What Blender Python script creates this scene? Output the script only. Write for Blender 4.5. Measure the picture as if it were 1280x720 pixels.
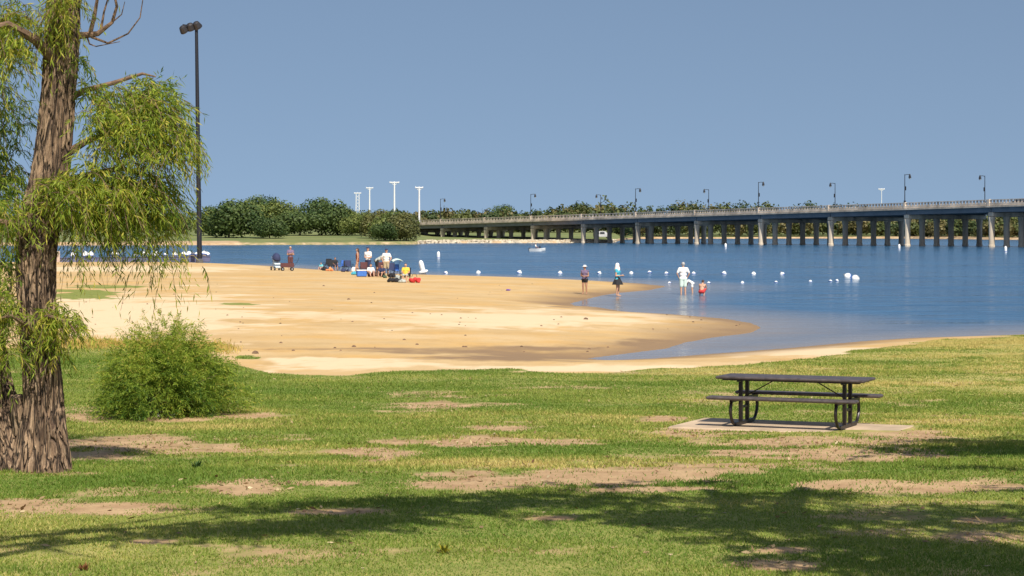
import bpy, math, random
import numpy as np
from mathutils import Vector, Matrix, noise as mnoise

for o in list(bpy.data.objects): bpy.data.objects.remove(o)
scene = bpy.context.scene
col = scene.collection
R = math.radians
F, HOR, CAMZ = 2700.0, 287.0, 3.4        # focal length and horizon row of the 1280x720 photograph, eye height over the lake

# ------------------------------------------------------------------ camera
cam = bpy.data.cameras.new('camera')
cam.sensor_width = 36.0; cam.lens = 36.0 * F / 1280.0
cam.shift_y = -(360.0 - HOR) / 1280.0
cam.clip_start = 0.1; cam.clip_end = 6000
camo = bpy.data.objects.new('camera', cam); col.objects.link(camo)
camo.location = (0, 0, CAMZ); camo.rotation_euler = (R(90), 0, 0)
scene.camera = camo
scene.render.resolution_x = 1024; scene.render.resolution_y = 576

# ------------------------------------------------------------------ sky and sun
SUN_EL, SUN_AZ = R(48), math.atan2(0.34, -0.94)
TOSUN = Vector((math.sin(SUN_AZ)*math.cos(SUN_EL), math.cos(SUN_AZ)*math.cos(SUN_EL), math.sin(SUN_EL)))
world = bpy.data.worlds.new('World'); scene.world = world; world.use_nodes = True
wn = world.node_tree.nodes; wl = world.node_tree.links
for n in list(wn): wn.remove(n)
wo = wn.new('ShaderNodeOutputWorld'); bg = wn.new('ShaderNodeBackground')
sky = wn.new('ShaderNodeTexSky'); sky.sky_type = 'NISHITA'; sky.sun_disc = False
sky.sun_elevation = SUN_EL; sky.sun_rotation = SUN_AZ
sky.altitude = 150; sky.air_density = 1.0; sky.dust_density = 1.0; sky.ozone_density = 2.0
SKY_TINT = (1.0, 0.925, 0.835, 1); SKY_LIFT = 0.26
tint = wn.new('ShaderNodeMix'); tint.data_type = 'RGBA'; tint.blend_type = 'MULTIPLY'; tint.inputs[0].default_value = 1.0
# the haze-free blue of the photograph: the sky is read a little above each direction, evenly all round
tc = wn.new('ShaderNodeTexCoord'); va = wn.new('ShaderNodeVectorMath'); va.operation = 'ADD'; va.inputs[1].default_value = (0, 0, SKY_LIFT)
vn = wn.new('ShaderNodeVectorMath'); vn.operation = 'NORMALIZE'
wl.new(tc.outputs['Generated'], va.inputs[0]); wl.new(va.outputs[0], vn.inputs[0]); wl.new(vn.outputs[0], sky.inputs['Vector'])
wl.new(sky.outputs[0], tint.inputs[6]); tint.inputs[7].default_value = SKY_TINT
bg.inputs['Strength'].default_value = 0.110
wl.new(tint.outputs[2], bg.inputs['Color']); wl.new(bg.outputs[0], wo.inputs['Surface'])
sl = bpy.data.lights.new('sun', 'SUN'); sl.energy = 4.5; sl.angle = R(0.55); sl.color = (1.0, 0.94, 0.84)
so = bpy.data.objects.new('sun', sl); col.objects.link(so)
so.rotation_euler = TOSUN.to_track_quat('Z', 'Y').to_euler(); so.location = (20, -30, 60)
vs = scene.view_settings
vs.view_transform = 'Standard'; vs.look = 'None'; vs.exposure = 0.35; vs.gamma = 1.0; vs.use_curve_mapping = False

# ------------------------------------------------------------------ helpers
def P(px, py, d):
    "pixel and depth to a world point"
    return Vector(((px-640.0)/F*d, d, CAMZ-(py-HOR)/F*d))
def W(px, py):
    "pixel on the lake surface"
    d = CAMZ*F/(py-HOR)
    return ((px-640.0)/F*d, d)

def tag(o, label=None, cat=None, group=None, kind=None):
    if label: o['label'] = label
    if cat: o['category'] = cat
    if group: o['group'] = group
    if kind: o['kind'] = kind
    return o
def empty(name, loc, rz=0.0):
    o = bpy.data.objects.new(name, None); col.objects.link(o)
    o.location = loc; o.rotation_euler = (0, 0, rz); o.empty_display_size = 0.2
    return o
def link_mesh(name, me, parent=None, loc=None):
    o = bpy.data.objects.new(name, me); col.objects.link(o)
    if parent is not None: o.parent = parent
    if loc is not None: o.location = loc
    return o
def np_mesh(name, verts, faces, mat, attrs=None, smooth=False):
    "verts (n,3), faces (m,k) arrays; attrs {name: per-vertex array}"
    verts = np.asarray(verts, dtype=np.float32); faces = np.asarray(faces, dtype=np.int32)
    me = bpy.data.meshes.new(name)
    n, (m, k) = len(verts), faces.shape
    me.vertices.add(n); me.vertices.foreach_set('co', verts.ravel())
    me.loops.add(m*k); me.loops.foreach_set('vertex_index', faces.ravel())
    me.polygons.add(m); me.polygons.foreach_set('loop_start', np.arange(0, m*k, k, dtype=np.int32))
    if smooth: me.polygons.foreach_set('use_smooth', np.ones(m, dtype=bool))
    me.update(calc_edges=True)
    for a, v in (attrs or {}).items():
        at = me.attributes.new(a, 'FLOAT', 'POINT'); at.data.foreach_set('value', np.asarray(v, dtype=np.float32))
    me.materials.append(mat)
    return me

class MB:
    "collects simple shapes and builds ONE mesh"
    def __init__(s): s.v = []; s.f = []
    def add(s, vs_, fs_):
        b = len(s.v); s.v += [tuple(v) for v in vs_]; s.f += [tuple(i+b for i in f) for f in fs_]; return s
    def box(s, c, size, rot=None, bev=0.0):
        x, y, z = [q/2 for q in size]
        M = rot if rot is not None else Matrix.Identity(3)
        c = Vector(c)
        if bev <= 0:
            vs_ = [c + M @ Vector((a*x, b*y, d*z)) for a in (-1, 1) for b in (-1, 1) for d in (-1, 1)]
            return s.add(vs_, [(0,1,3,2),(4,6,7,5),(0,4,5,1),(2,3,7,6),(0,2,6,4),(1,5,7,3)])
        b = min(bev, x*.9, y*.9, z*.9)
        rings = []
        for zz, i in ((-z, b), (-z+b, 0), (z-b, 0), (z, b)):
            X, Y = x-i, y-i
            ring = [(-X+b,-Y),(X-b,-Y),(X,-Y+b),(X,Y-b),(X-b,Y),(-X+b,Y),(-X,Y-b),(-X,-Y+b)]
            rings.append([c + M @ Vector((p[0], p[1], zz)) for p in ring])
        vs_ = [p for r in rings for p in r]; fs_ = []
        for k in range(3):
            for j in range(8):
                fs_.append((k*8+j, k*8+(j+1)%8, k*8+8+(j+1)%8, k*8+8+j))
        fs_ += [tuple(range(7,-1,-1)), tuple(range(24,32))]
        return s.add(vs_, fs_)
    def tube(s, pts, rad, n=8, caps=True):
        pts = [Vector(p) for p in pts]
        if not hasattr(rad, '__len__'): rad = [rad]*len(pts)
        vs_ = []; fs_ = []
        up = Vector((0.0123, 0.0321, 1))
        for i, p in enumerate(pts):
            t = (pts[min(i+1, len(pts)-1)] - pts[max(i-1, 0)])
            t = t.normalized() if t.length > 1e-9 else Vector((0,0,1))
            if i == 0:
                u = t.cross(up)
                if u.length < .05: u = t.cross(Vector((1,0,0)))
                u.normalize()
            else:
                u = (u - t*u.dot(t))
                if u.length < 1e-6: u = t.cross(Vector((1,0.1,0)))
                u.normalize()
            w = t.cross(u)
            for k in range(n):
                a = 2*math.pi*k/n
                vs_.append(p + (u*math.cos(a) + w*math.sin(a))*rad[i])
        for i in range(len(pts)-1):
            for k in range(n):
                fs_.append((i*n+k, i*n+(k+1)%n, (i+1)*n+(k+1)%n, (i+1)*n+k))
        if caps:
            fs_.append(tuple(range(n-1, -1, -1))); b = (len(pts)-1)*n; fs_.append(tuple(range(b, b+n)))
        return s.add(vs_, fs_)
    def lathe(s, prof, c=(0,0,0), n=16, M=None):
        "prof: list of (radius, height), closed at both ends"
        c = Vector(c); vs_ = []; fs_ = []
        M = M if M is not None else Matrix.Identity(3)
        for r, h in prof:
            for k in range(n):
                a = 2*math.pi*k/n
                vs_.append(c + M @ Vector((r*math.cos(a), r*math.sin(a), h)))
        for i in range(len(prof)-1):
            for k in range(n):
                fs_.append((i*n+k, i*n+(k+1)%n, (i+1)*n+(k+1)%n, (i+1)*n+k))
        fs_.append(tuple(range(n-1, -1, -1))); b = (len(prof)-1)*n; fs_.append(tuple(range(b, b+n)))
        return s.add(vs_, fs_)
    def capsule(s, p0, r0, p1, r1, n=10):
        p0 = Vector(p0); p1 = Vector(p1); d = p1-p0; L = max(d.length, 1e-4)
        q = d.to_track_quat('Z', 'Y').to_matrix() if d.length > 1e-4 else Matrix.Identity(3)
        prof = []
        for k in range(5):
            a = -math.pi/2 + math.pi/2*(k/4.0); prof.append((max(r0*math.cos(a), r0*.05), r0*math.sin(a)))
        for k in range(5):
            a = math.pi/2*(k/4.0); prof.append((max(r1*math.cos(a), r1*.05), L + r1*math.sin(a)))
        return s.lathe(prof, p0, n, q)
    def mesh(s, name, mat, smooth=False):
        me = bpy.data.meshes.new(name); me.from_pydata(s.v, [], s.f); me.materials.append(mat)
        if smooth: me.polygons.foreach_set('use_smooth', [True]*len(me.polygons))
        me.update(); return me
    def build(s, name, mat, parent=None, smooth=False, loc=None):
        o = link_mesh(name, s.mesh(name, mat, smooth), parent, loc)
        if smooth:
            try: o.data.set_sharp_from_angle(angle=R(42))
            except Exception: pass
        return o

# vectorised value noise
def _h(ix, iy, seed):
    n = (ix.astype(np.int64)*374761393 + iy.astype(np.int64)*668265263 + seed*1274126177) & 0x7fffffff
    n = ((n ^ (n >> 13))*1274126177) & 0x7fffffff
    n = n ^ (n >> 16)
    return (n & 0xffff)/65535.0
def vnoise(x, y, seed=0):
    ix, iy = np.floor(x), np.floor(y); fx, fy = x-ix, y-iy
    fx = fx*fx*(3-2*fx); fy = fy*fy*(3-2*fy)
    a, b, c, d = _h(ix, iy, seed), _h(ix+1, iy, seed), _h(ix, iy+1, seed), _h(ix+1, iy+1, seed)
    return (a*(1-fx)+b*fx)*(1-fy) + (c*(1-fx)+d*fx)*fy
def fbm(x, y, oct=4, seed=0):
    t = 0; a = .5; s_ = 0
    for k in range(oct):
        t = t + a*vnoise(x*2**k, y*2**k, seed+k*17); s_ += a; a *= .5
    return t/s_
def sstep(a, b, x):
    t = np.clip((x-a)/(b-a), 0, 1); return t*t*(3-2*t)

# ------------------------------------------------------------------ materials
def nmat(name):
    m = bpy.data.materials.new(name); m.use_nodes = True
    nt = m.node_tree; b = nt.nodes['Principled BSDF']
    return m, nt, b
def nd(nt, typ, **kw):
    n = nt.nodes.new(typ)
    for k, v in kw.items(): setattr(n, k, v)
    return n
def mixc(nt, fac, a, b, blend='MIX'):
    n = nt.nodes.new('ShaderNodeMix'); n.data_type = 'RGBA'; n.blend_type = blend
    for sock, v in ((0, fac), (6, a), (7, b)):
        if hasattr(v, 'is_linked') or hasattr(v, 'links'): nt.links.new(v, n.inputs[sock])
        elif sock == 0: n.inputs[0].default_value = v
        else: n.inputs[sock].default_value = tuple(v) + ((1,) if len(v) == 3 else ())
    return n.outputs[2]
def math_(nt, op, a, b=0.0, c=None):
    n = nt.nodes.new('ShaderNodeMath'); n.operation = op
    for i, v in enumerate((a, b, c)):
        if v is None: continue
        if hasattr(v, 'links'): nt.links.new(v, n.inputs[i])
        else: n.inputs[i].default_value = v
    return n.outputs[0]
def noise_(nt, scale, detail=4, vec=None, rough=.55):
    n = nt.nodes.new('ShaderNodeTexNoise'); n.inputs['Scale'].default_value = scale
    n.inputs['Detail'].default_value = detail; n.inputs['Roughness'].default_value = rough
    if vec is not None: nt.links.new(vec, n.inputs['Vector'])
    return n.outputs['Fac']
def rng_(nt, v, a, b, c=0.0, d=1.0):
    n = nt.nodes.new('ShaderNodeMapRange'); nt.links.new(v, n.inputs[0])
    for i, q in enumerate((a, b, c, d)): n.inputs[i+1].default_value = q
    return n.outputs[0]
def attr(nt, name):
    n = nt.nodes.new('ShaderNodeAttribute'); n.attribute_name = name; return n.outputs['Fac']
def pos(nt, scale=(1,1,1)):
    g = nt.nodes.new('ShaderNodeNewGeometry'); m = nt.nodes.new('ShaderNodeMapping')
    m.inputs['Scale'].default_value = scale; nt.links.new(g.outputs['Position'], m.inputs['Vector']); return m.outputs[0]
def ocoord(nt, scale=(1,1,1)):
    g = nt.nodes.new('ShaderNodeTexCoord'); m = nt.nodes.new('ShaderNodeMapping')
    m.inputs['Scale'].default_value = scale; nt.links.new(g.outputs['Object'], m.inputs['Vector']); return m.outputs[0]
def bump_(nt, b, h, strength=.3, dist=.02):
    n = nt.nodes.new('ShaderNodeBump'); n.inputs['Strength'].default_value = strength; n.inputs['Distance'].default_value = dist
    nt.links.new(h, n.inputs['Height']); nt.links.new(n.outputs[0], b.inputs['Normal']); return n
_mc = {}
def paint(name, c, rough=.6, var=.25, scale=6.0, metal=0.0, bump=.15, st=(1,1,1)):
    "plain surface with mottled colour and a little relief"
    if name in _mc: return _mc[name]
    m, nt, b = nmat(name)
    v = ocoord(nt, st); f = noise_(nt, scale, 5, v)
    f2 = rng_(nt, f, .3, .7)
    lo = [q*(1-var) for q in c]; hi = [min(1, q*(1+var)) for q in c]
    nt.links.new(mixc(nt, f2, lo, hi), b.inputs['Base Color'])
    b.inputs['Roughness'].default_value = rough; b.inputs['Metallic'].default_value = metal
    if bump: bump_(nt, b, noise_(nt, scale*6, 3, v), bump, .01)
    _mc[name] = m; return m
def leafmat(name, dark, light, third=None, transl=.35):
    m, nt, b = nmat(name)
    c = mixc(nt, attr(nt, 'tint'), dark, light)
    if third: c = mixc(nt, rng_(nt, attr(nt, 'tint'), .86, 1.0), c, third)
    nt.links.new(c, b.inputs['Base Color']); b.inputs['Roughness'].default_value = .55
    b.inputs['Specular IOR Level'].default_value = .3
    t = nd(nt, 'ShaderNodeBsdfTranslucent'); nt.links.new(mixc(nt, .5, c, (1,1,.5), 'MULTIPLY'), t.inputs['Color'])
    mx = nd(nt, 'ShaderNodeMixShader'); mx.inputs[0].default_value = transl
    out = nt.nodes['Material Output']
    nt.links.new(b.outputs[0], mx.inputs[1]); nt.links.new(t.outputs[0], mx.inputs[2]); nt.links.new(mx.outputs[0], out.inputs['Surface'])
    return m

def make_ground_mat():
    m, nt, b = nmat('ground_soil_sand')
    p = pos(nt); pst = pos(nt, (.35, 1, 1))
    n_big = noise_(nt, .35, 5, p); n_mid = noise_(nt, 2.2, 5, p); n_fine = noise_(nt, 22, 4, p); n_st = noise_(nt, .25, 5, pst)
    # turf floor under the blades
    g = mixc(nt, rng_(nt, n_mid, .3, .7), (.135,.19,.028), (.26,.28,.06))
    g = mixc(nt, rng_(nt, n_fine, .45, .75), g, (.30,.26,.10))
    dryf = math_(nt, 'MULTIPLY', attr(nt, 'dry'), rng_(nt, n_mid, .25, .6))
    g = mixc(nt, dryf, g, (.44,.37,.13))
    # bare earth
    d = mixc(nt, rng_(nt, n_mid, .3, .7), (.36,.215,.115), (.53,.37,.20))
    d = mixc(nt, rng_(nt, n_fine, .5, .8), d, (.30,.19,.11))
    df = rng_(nt, math_(nt, 'ADD', attr(nt, 'dirt'), math_(nt, 'ADD', math_(nt, 'MULTIPLY', math_(nt, 'SUBTRACT', n_mid, .5), 1.1), math_(nt, 'MULTIPLY', math_(nt, 'SUBTRACT', n_fine, .5), .7))), .3, .85)
    c = mixc(nt, df, g, d)
    # sand
    s = mixc(nt, rng_(nt, n_st, .35, .65), (.53,.36,.165), (.63,.45,.235))
    s = mixc(nt, rng_(nt, n_big, .45, .7), s, (.60,.37,.135))
    s = mixc(nt, rng_(nt, n_fine, .55, .8), s, (.45,.30,.15))
    s = mixc(nt, math_(nt, 'MULTIPLY', rng_(nt, noise_(nt, .8, 6, p, .7), .5, .68), .5), s, (.42,.27,.12))
    s = mixc(nt, rng_(nt, math_(nt, 'ADD', attr(nt, 'pale'), math_(nt, 'MULTIPLY', math_(nt, 'SUBTRACT', n_st, .5), .8)), .3, .8), s, (.72,.55,.34))
    wetf = rng_(nt, math_(nt, 'ADD', attr(nt, 'wet'), math_(nt, 'MULTIPLY', math_(nt, 'SUBTRACT', n_st, .5), .7)), .3, .75)
    s = mixc(nt, wetf, s, (.30,.19,.095))
    sf = rng_(nt, math_(nt, 'ADD', attr(nt, 'sand'), math_(nt, 'MULTIPLY', math_(nt, 'SUBTRACT', n_mid, .5), .7)), .38, .62)
    c = mixc(nt, sf, c, s)
    nt.links.new(c, b.inputs['Base Color'])
    nt.links.new(rng_(nt, math_(nt, 'MULTIPLY', wetf, sf), 0, 1, .95, .55), b.inputs['Roughness'])
    b.inputs['Specular IOR Level'].default_value = .2
    bump_(nt, b, math_(nt, 'ADD', math_(nt, 'MULTIPLY', n_mid, 1.0), math_(nt, 'MULTIPLY', n_fine, .35)), .7, .06)
    return m
def make_water_mat():
    m, nt, b = nmat('lake_water')
    p1 = pos(nt, (.45, 1, 1)); p2 = pos(nt, (.12, .3, 1))
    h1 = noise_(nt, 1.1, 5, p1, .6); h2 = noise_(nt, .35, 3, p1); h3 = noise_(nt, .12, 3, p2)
    calm = rng_(nt, attr(nt, 'depth'), 0.02, .75, .12, 1.0)
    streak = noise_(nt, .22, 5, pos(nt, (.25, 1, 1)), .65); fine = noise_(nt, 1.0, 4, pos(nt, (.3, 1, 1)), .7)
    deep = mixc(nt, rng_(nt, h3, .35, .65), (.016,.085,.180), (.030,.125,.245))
    deep = mixc(nt, rng_(nt, fine, .45, .65), deep, (.010,.055,.125))  # ripple contrast painted into the colour, dark patches between wavelets
    deep = mixc(nt, rng_(nt, h1, .5, .72), deep, (.05,.15,.28))  # crests lightened in colour, standing in for reflected sky
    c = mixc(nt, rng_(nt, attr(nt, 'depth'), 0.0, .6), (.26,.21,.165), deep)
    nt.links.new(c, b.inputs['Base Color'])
    b.inputs['Roughness'].default_value = .16; b.inputs['IOR'].default_value = 1.33; b.inputs['Specular IOR Level'].default_value = .38
    bp = nd(nt, 'ShaderNodeBump'); bp.inputs['Distance'].default_value = .45
    hh = math_(nt, 'ADD', math_(nt, 'MULTIPLY', h1, .55), h2)
    nt.links.new(hh, bp.inputs['Height']); nt.links.new(math_(nt, 'MULTIPLY', calm, rng_(nt, streak, .38, .62, .45, 1.0)), bp.inputs['Strength'])
    nt.links.new(rng_(nt, streak, .38, .62, .08, .22), b.inputs['Roughness'])
    nt.links.new(bp.outputs[0], b.inputs['Normal'])
    return m
def make_bark():
    m, nt, b = nmat('bark')
    v = ocoord(nt, (1, 1, .16)); n1 = noise_(nt, 11, 6, v, .65); n2 = noise_(nt, 40, 3, v)
    c = mixc(nt, rng_(nt, n1, .36, .62), (.085,.050,.032), (.42,.285,.175))
    c = mixc(nt, rng_(nt, n2, .55, .8), c, (.46,.34,.22))
    wv = nd(nt, 'ShaderNodeVectorMath', operation='ADD'); wn_ = nd(nt, 'ShaderNodeTexNoise'); wn_.inputs['Scale'].default_value = 5; nt.links.new(v, wn_.inputs['Vector'])
    ws = nd(nt, 'ShaderNodeVectorMath', operation='SCALE'); ws.inputs['Scale'].default_value = .16; nt.links.new(wn_.outputs['Color'], ws.inputs[0])
    nt.links.new(v, wv.inputs[0]); nt.links.new(ws.outputs[0], wv.inputs[1])
    vo = nd(nt, 'ShaderNodeTexVoronoi', feature='DISTANCE_TO_EDGE'); vo.inputs['Scale'].default_value = 13; nt.links.new(wv.outputs[0], vo.inputs['Vector'])
    crack = rng_(nt, vo.outputs['Distance'], .0, .11)
    c = mixc(nt, crack, (.085,.052,.034), c)
    nt.links.new(c, b.inputs['Base Color']); b.inputs['Roughness'].default_value = .95
    bump_(nt, b, math_(nt, 'ADD', math_(nt, 'ADD', n1, math_(nt, 'MULTIPLY', n2, .3)), math_(nt, 'MULTIPLY', crack, .8)), 1.0, .06)
    return m
def make_blade_mat():
    m, nt, b = nmat('grass_blade')
    c = mixc(nt, attr(nt, 'tint'), (.130,.215,.028), (.32,.35,.065))
    c = mixc(nt, rng_(nt, attr(nt, 'tint'), .72, 1.0), c, (.55,.45,.15))
    nt.links.new(c, b.inputs['Base Color']); b.inputs['Roughness'].default_value = .6; b.inputs['Specular IOR Level'].default_value = .25
    t = nd(nt, 'ShaderNodeBsdfTranslucent'); nt.links.new(c, t.inputs['Color'])
    mx = nd(nt, 'ShaderNodeMixShader'); mx.inputs[0].default_value = .3
    nt.links.new(b.outputs[0], mx.inputs[1]); nt.links.new(t.outputs[0], mx.inputs[2]); nt.links.new(mx.outputs[0], nt.nodes['Material Output'].inputs['Surface'])
    return m
def make_farshore_mat():
    m, nt, b = nmat('far_shore_ground')
    p = pos(nt); n1 = noise_(nt, .08, 5, p); n2 = noise_(nt, .5, 4, p)
    g = mixc(nt, rng_(nt, n1, .35, .65), (.12,.16,.045), (.21,.22,.07))
    e = mixc(nt, rng_(nt, n2, .35, .65), (.40,.26,.13), (.58,.42,.25))
    f = rng_(nt, math_(nt, 'ADD', attr(nt, 'bank'), math_(nt, 'MULTIPLY', math_(nt, 'SUBTRACT', n2, .5), .8)), .35, .65)
    nt.links.new(mixc(nt, f, g, e), b.inputs['Base Color']); b.inputs['Roughness'].default_value = .95
    return m

M_ground = make_ground_mat(); M_water = make_water_mat(); M_bark = make_bark(); M_blade = make_blade_mat(); M_far = make_farshore_mat()
M_willow = leafmat('willow_leaf', (.055,.125,.014), (.42,.50,.055), (.55,.48,.08), .48)
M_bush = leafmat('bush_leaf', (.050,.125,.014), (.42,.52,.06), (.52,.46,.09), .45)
M_tree = [leafmat('dark_tree_leaf', (.034,.070,.022), (.115,.155,.042), None, .2),
          leafmat('green_tree_leaf', (.065,.110,.028), (.20,.225,.055), None, .2),
          leafmat('olive_tree_leaf', (.062,.078,.026), (.190,.180,.055), None, .2)]
M_limb = paint('limb_bark', (.17,.105,.065), .95, .45, 14, bump=.4)
M_farbark = paint('far_bark', (.10,.075,.055), .95)

# ------------------------------------------------------------------ terrain of the near shore
SHORE_PX = [(-700,331.5),(-300,331.5),(0,331.2),(180,330.8),(262,330.2),(300,330.8),(345,333),(400,337.2),(480,342),(560,345.6),(640,347.8),(700,349.4),
            (760,352),(800,354.5),(832,358),(812,362.5),(774,366),(753,369),(732,374),(712,379.5),(718,382.5),(742,383.5),(779,389.5),
            (840,393),(905,398.5),(938,404),(950,409.5),(938,416),(892,421.5),(856,428),(830,436),(780,442),(730,448.5),(760,450.5),(815,448.5),
            (890,442.5),(990,435),(1080,426.5),(1140,422.6),(1210,420.6),(1280,418.2),(1420,413),(1700,405)]
SH = np.array([W(*p) for p in SHORE_PX])
POLY = np.vstack([SH, [(700, 90), (900, 3000), (-1500, 3000), (-1500, 205)]])
def sdist(x, y):
    "signed distance to the lake edge, positive on land"
    x = np.asarray(x, float); y = np.asarray(y, float)
    best = np.full(x.shape, 1e9); inside = np.zeros(x.shape, bool)
    n = len(POLY)
    for i in range(n):
        a = POLY[i]; b = POLY[(i+1) % n]
        if i < len(SH)-1 or i == n-1 or i == len(SH)-1:
            dx, dy = b-a; L2 = dx*dx+dy*dy
            t = np.clip(((x-a[0])*dx+(y-a[1])*dy)/L2, 0, 1)
            best = np.minimum(best, np.hypot(x-a[0]-t*dx, y-a[1]-t*dy))
        c = ((a[1] > y) != (b[1] > y))
        with np.errstate(divide='ignore', invalid='ignore'):
            xi = (b[0]-a[0])*(y-a[1])/(b[1]-a[1]+1e-12)+a[0]
        inside ^= c & (x < xi)
    return np.where(inside, -best, best)
PRD = [-30,0,10,16,20,25,30,34,40,47,56,65,80,400]
PRZ = [2.6,1.85,1.22,.88,.70,.53,.40,.31,.235,.21,.28,.45,.55,.55]
def ground_z(x, y):
    x = np.asarray(x, float); y = np.asarray(y, float)
    s = sdist(x, y)
    # smooth profile through the key heights
    prof = sum(np.interp(y+o, PRD, PRZ) for o in (-2.5,-1.2,0,1.2,2.5))/5
    und = (fbm(x*.35, y*.35, 3, 5)-.5)*.10 + (fbm(x*1.6, y*1.6, 2, 9)-.5)*.03
    bank = .60*(1-np.exp(-np.maximum(s,0)/9.0))
    land = np.minimum(prof + und*sstep(0,5,s), bank + .004)
    water = np.maximum(np.minimum(s,0)*.05, -1.2)
    return np.where(s > 0, land, water)
def gz(x, y): return float(ground_z(np.array([x]), np.array([y]))[0])
def on_ground(px, py, dmin=9.0, dmax=260.0):
    "first point of the ground along a pixel's ray"
    d = np.exp(np.linspace(math.log(dmin), math.log(dmax), 4000))
    x = (px-640)/F*d; zr = CAMZ-(py-HOR)/F*d
    g = np.maximum(ground_z(x, d), 0.0)
    k = np.where(zr <= g)[0]
    k = k[0] if len(k) else len(d)-1
    return Vector((x[k], d[k], g[k]))

# rows spaced by distance, columns across the field of view (and beyond it)
rows = np.concatenate([np.linspace(-30, 7.6, 70), 8*np.exp(np.linspace(0, math.log(270/8.), 440))])
NU = 320
uu = np.linspace(-1, 1, NU); uu = .62*uu + .38*uu**3
hw = np.maximum(16, .30*rows + 12)
GX = hw[:, None]*uu[None, :]; GY = np.repeat(rows[:, None], NU, 1)
GZ = ground_z(GX, GY); GS = sdist(GX, GY)
with np.errstate(divide='ignore', invalid='ignore'):
    yy = np.maximum(GY, 4)
    PX = 640+F*GX/yy; PY = HOR+F*(CAMZ-GZ)/yy
wob = (fbm(GX*.55, GY*.55, 4, 31)-.5)
LINE_X = [-400,0,110,200,300,335,430,560,720,860,950,1050,1130,1180,1280,1700]
LINE_Y = [437,437,434,440,456,469,467.5,461.5,466.5,461.5,453.5,441.5,431,424.8,418.6,400]
line = np.interp(PX, LINE_X, LINE_Y) + wob*9
SAND = 1-sstep(-2.2, 2.2, PY-line); SAND[GY < 30] = 0
def blob(cx, cy, rx, ry, k=.6):
    d = np.sqrt(((PX-cx)/rx)**2+((PY-cy)/ry)**2) + wob*1.7 + (fbm(GX*2.4, GY*2.4, 3, 63)-.5)*.9
    return 1-sstep(1-k, 1+k, d)
DIRT = np.zeros_like(GX)
for b_ in [(165,556,125,17),(60,560,80,14),(545,505.5,62,6),(600,551,75,9),(690,554,70,4),(470,568,55,8),(505,553,45,4),(305,606,52,13),(700,599,190,15),(590,607,110,9),
           (850,590,120,9),(960,583,90,6),(1080,570,130,9),(950,566,80,6),(1190,607,120,9),(1080,604,90,5),(90,636,130,6),(20,629,70,5),(630,535,42,5),(105,521,70,8),(310,520,65,5),
           (870,541,60,8),(1000,552,150,7),(1130,545,60,6),(1225,672,75,7),(965,706,55,6),(690,648,40,4),(980,688,35,4),(640,552,160,4),(830,524,40,5),(350,690,40,3),(190,677,40,3),
           (400,604,60,4),(1240,650,50,4),(760,612,110,5),(200,520,80,7),(420,640,60,4)]:
    DIRT = np.maximum(DIRT, blob(*b_))
thin = sstep(.54,.72,fbm(GX*.55,GY*.9,4,121))*.62*(GY < 50)
DIRT = np.maximum(DIRT, thin)
WET = np.clip(1-GS/(2.2+5*fbm(GX*.12,GY*.12,3,15)), 0, 1)*.8*(GY > 40)
for b_ in [(690,443,130,6),(640,447,120,4),(590,439,160,4),(700,436,150,4),(420,436,120,1.5),(800,430,50,6),(720,380,30,6)]:
    WET = np.maximum(WET, blob(*b_, k=.8)*.80)
PALE = np.maximum.reduce([blob(170,395,150,30,.6), blob(420,455,110,8,.5), blob(1020,440,170,7,.6), blob(620,398,260,14,.6)*.8, blob(720,461,160,4,.6), blob(170,336,150,4)])
DRY = np.clip(sstep(600,1100,PX)*sstep(560,470,PY)*.9 + sstep(700,1000,PX)*sstep(450,420,PY)*.5 + .35*sstep(.5,.75,fbm(GX*.25,GY*.5,4,77)) + .8*blob(1000,545,230,14,.6) + .6*blob(120,434,110,5,.6)+ .6*blob(430,566,110,10,.6) + .35*sstep(640,700,PY), 0, 1)
# small green patches on the beach
for b_ in [(105,367,45,6),(140,358,48,2.2),(296,380,22,1.6),(310,447,14,3)]: SAND = np.minimum(SAND, 1-.9*blob(*b_, k=.3))
idx = np.arange(len(rows)*NU).reshape(len(rows), NU)
fc = np.stack([idx[:-1,:-1], idx[:-1,1:], idx[1:,1:], idx[1:,:-1]], -1).reshape(-1,4)
gme = np_mesh('ground', np.stack([GX,GY,GZ],-1).reshape(-1,3), fc, M_ground,
              {'sand':SAND.ravel(),'dirt':DIRT.ravel(),'wet':WET.ravel(),'pale':PALE.ravel(),'dry':DRY.ravel()}, True)
ground = tag(link_mesh('ground', gme), kind='structure')
ground['label'] = 'mown park lawn with bare patches running down to a sandy beach'

# ------------------------------------------------------------------ lake
wr = np.concatenate([np.linspace(44, 140, 120), 140*np.exp(np.linspace(0.02, math.log(4500/140.), 60))])
wu = np.linspace(-1, 1, 260); wu = .55*wu+.45*wu**3
wh = .5*wr+60
WX = wh[:,None]*wu[None,:]; WY = np.repeat(wr[:,None], 260, 1)
dep = np.clip(-sdist(WX, WY)/13.0, 0, 1.2)
idx = np.arange(len(wr)*260).reshape(len(wr), 260)
fc = np.stack([idx[:-1,:-1], idx[:-1,1:], idx[1:,1:], idx[1:,:-1]], -1).reshape(-1,4)
lake = tag(link_mesh('lake_water', np_mesh('lake_water', np.stack([WX,WY,0*WX],-1).reshape(-1,3), fc, M_water, {'depth':dep.ravel()}, True)), kind='structure')

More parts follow.
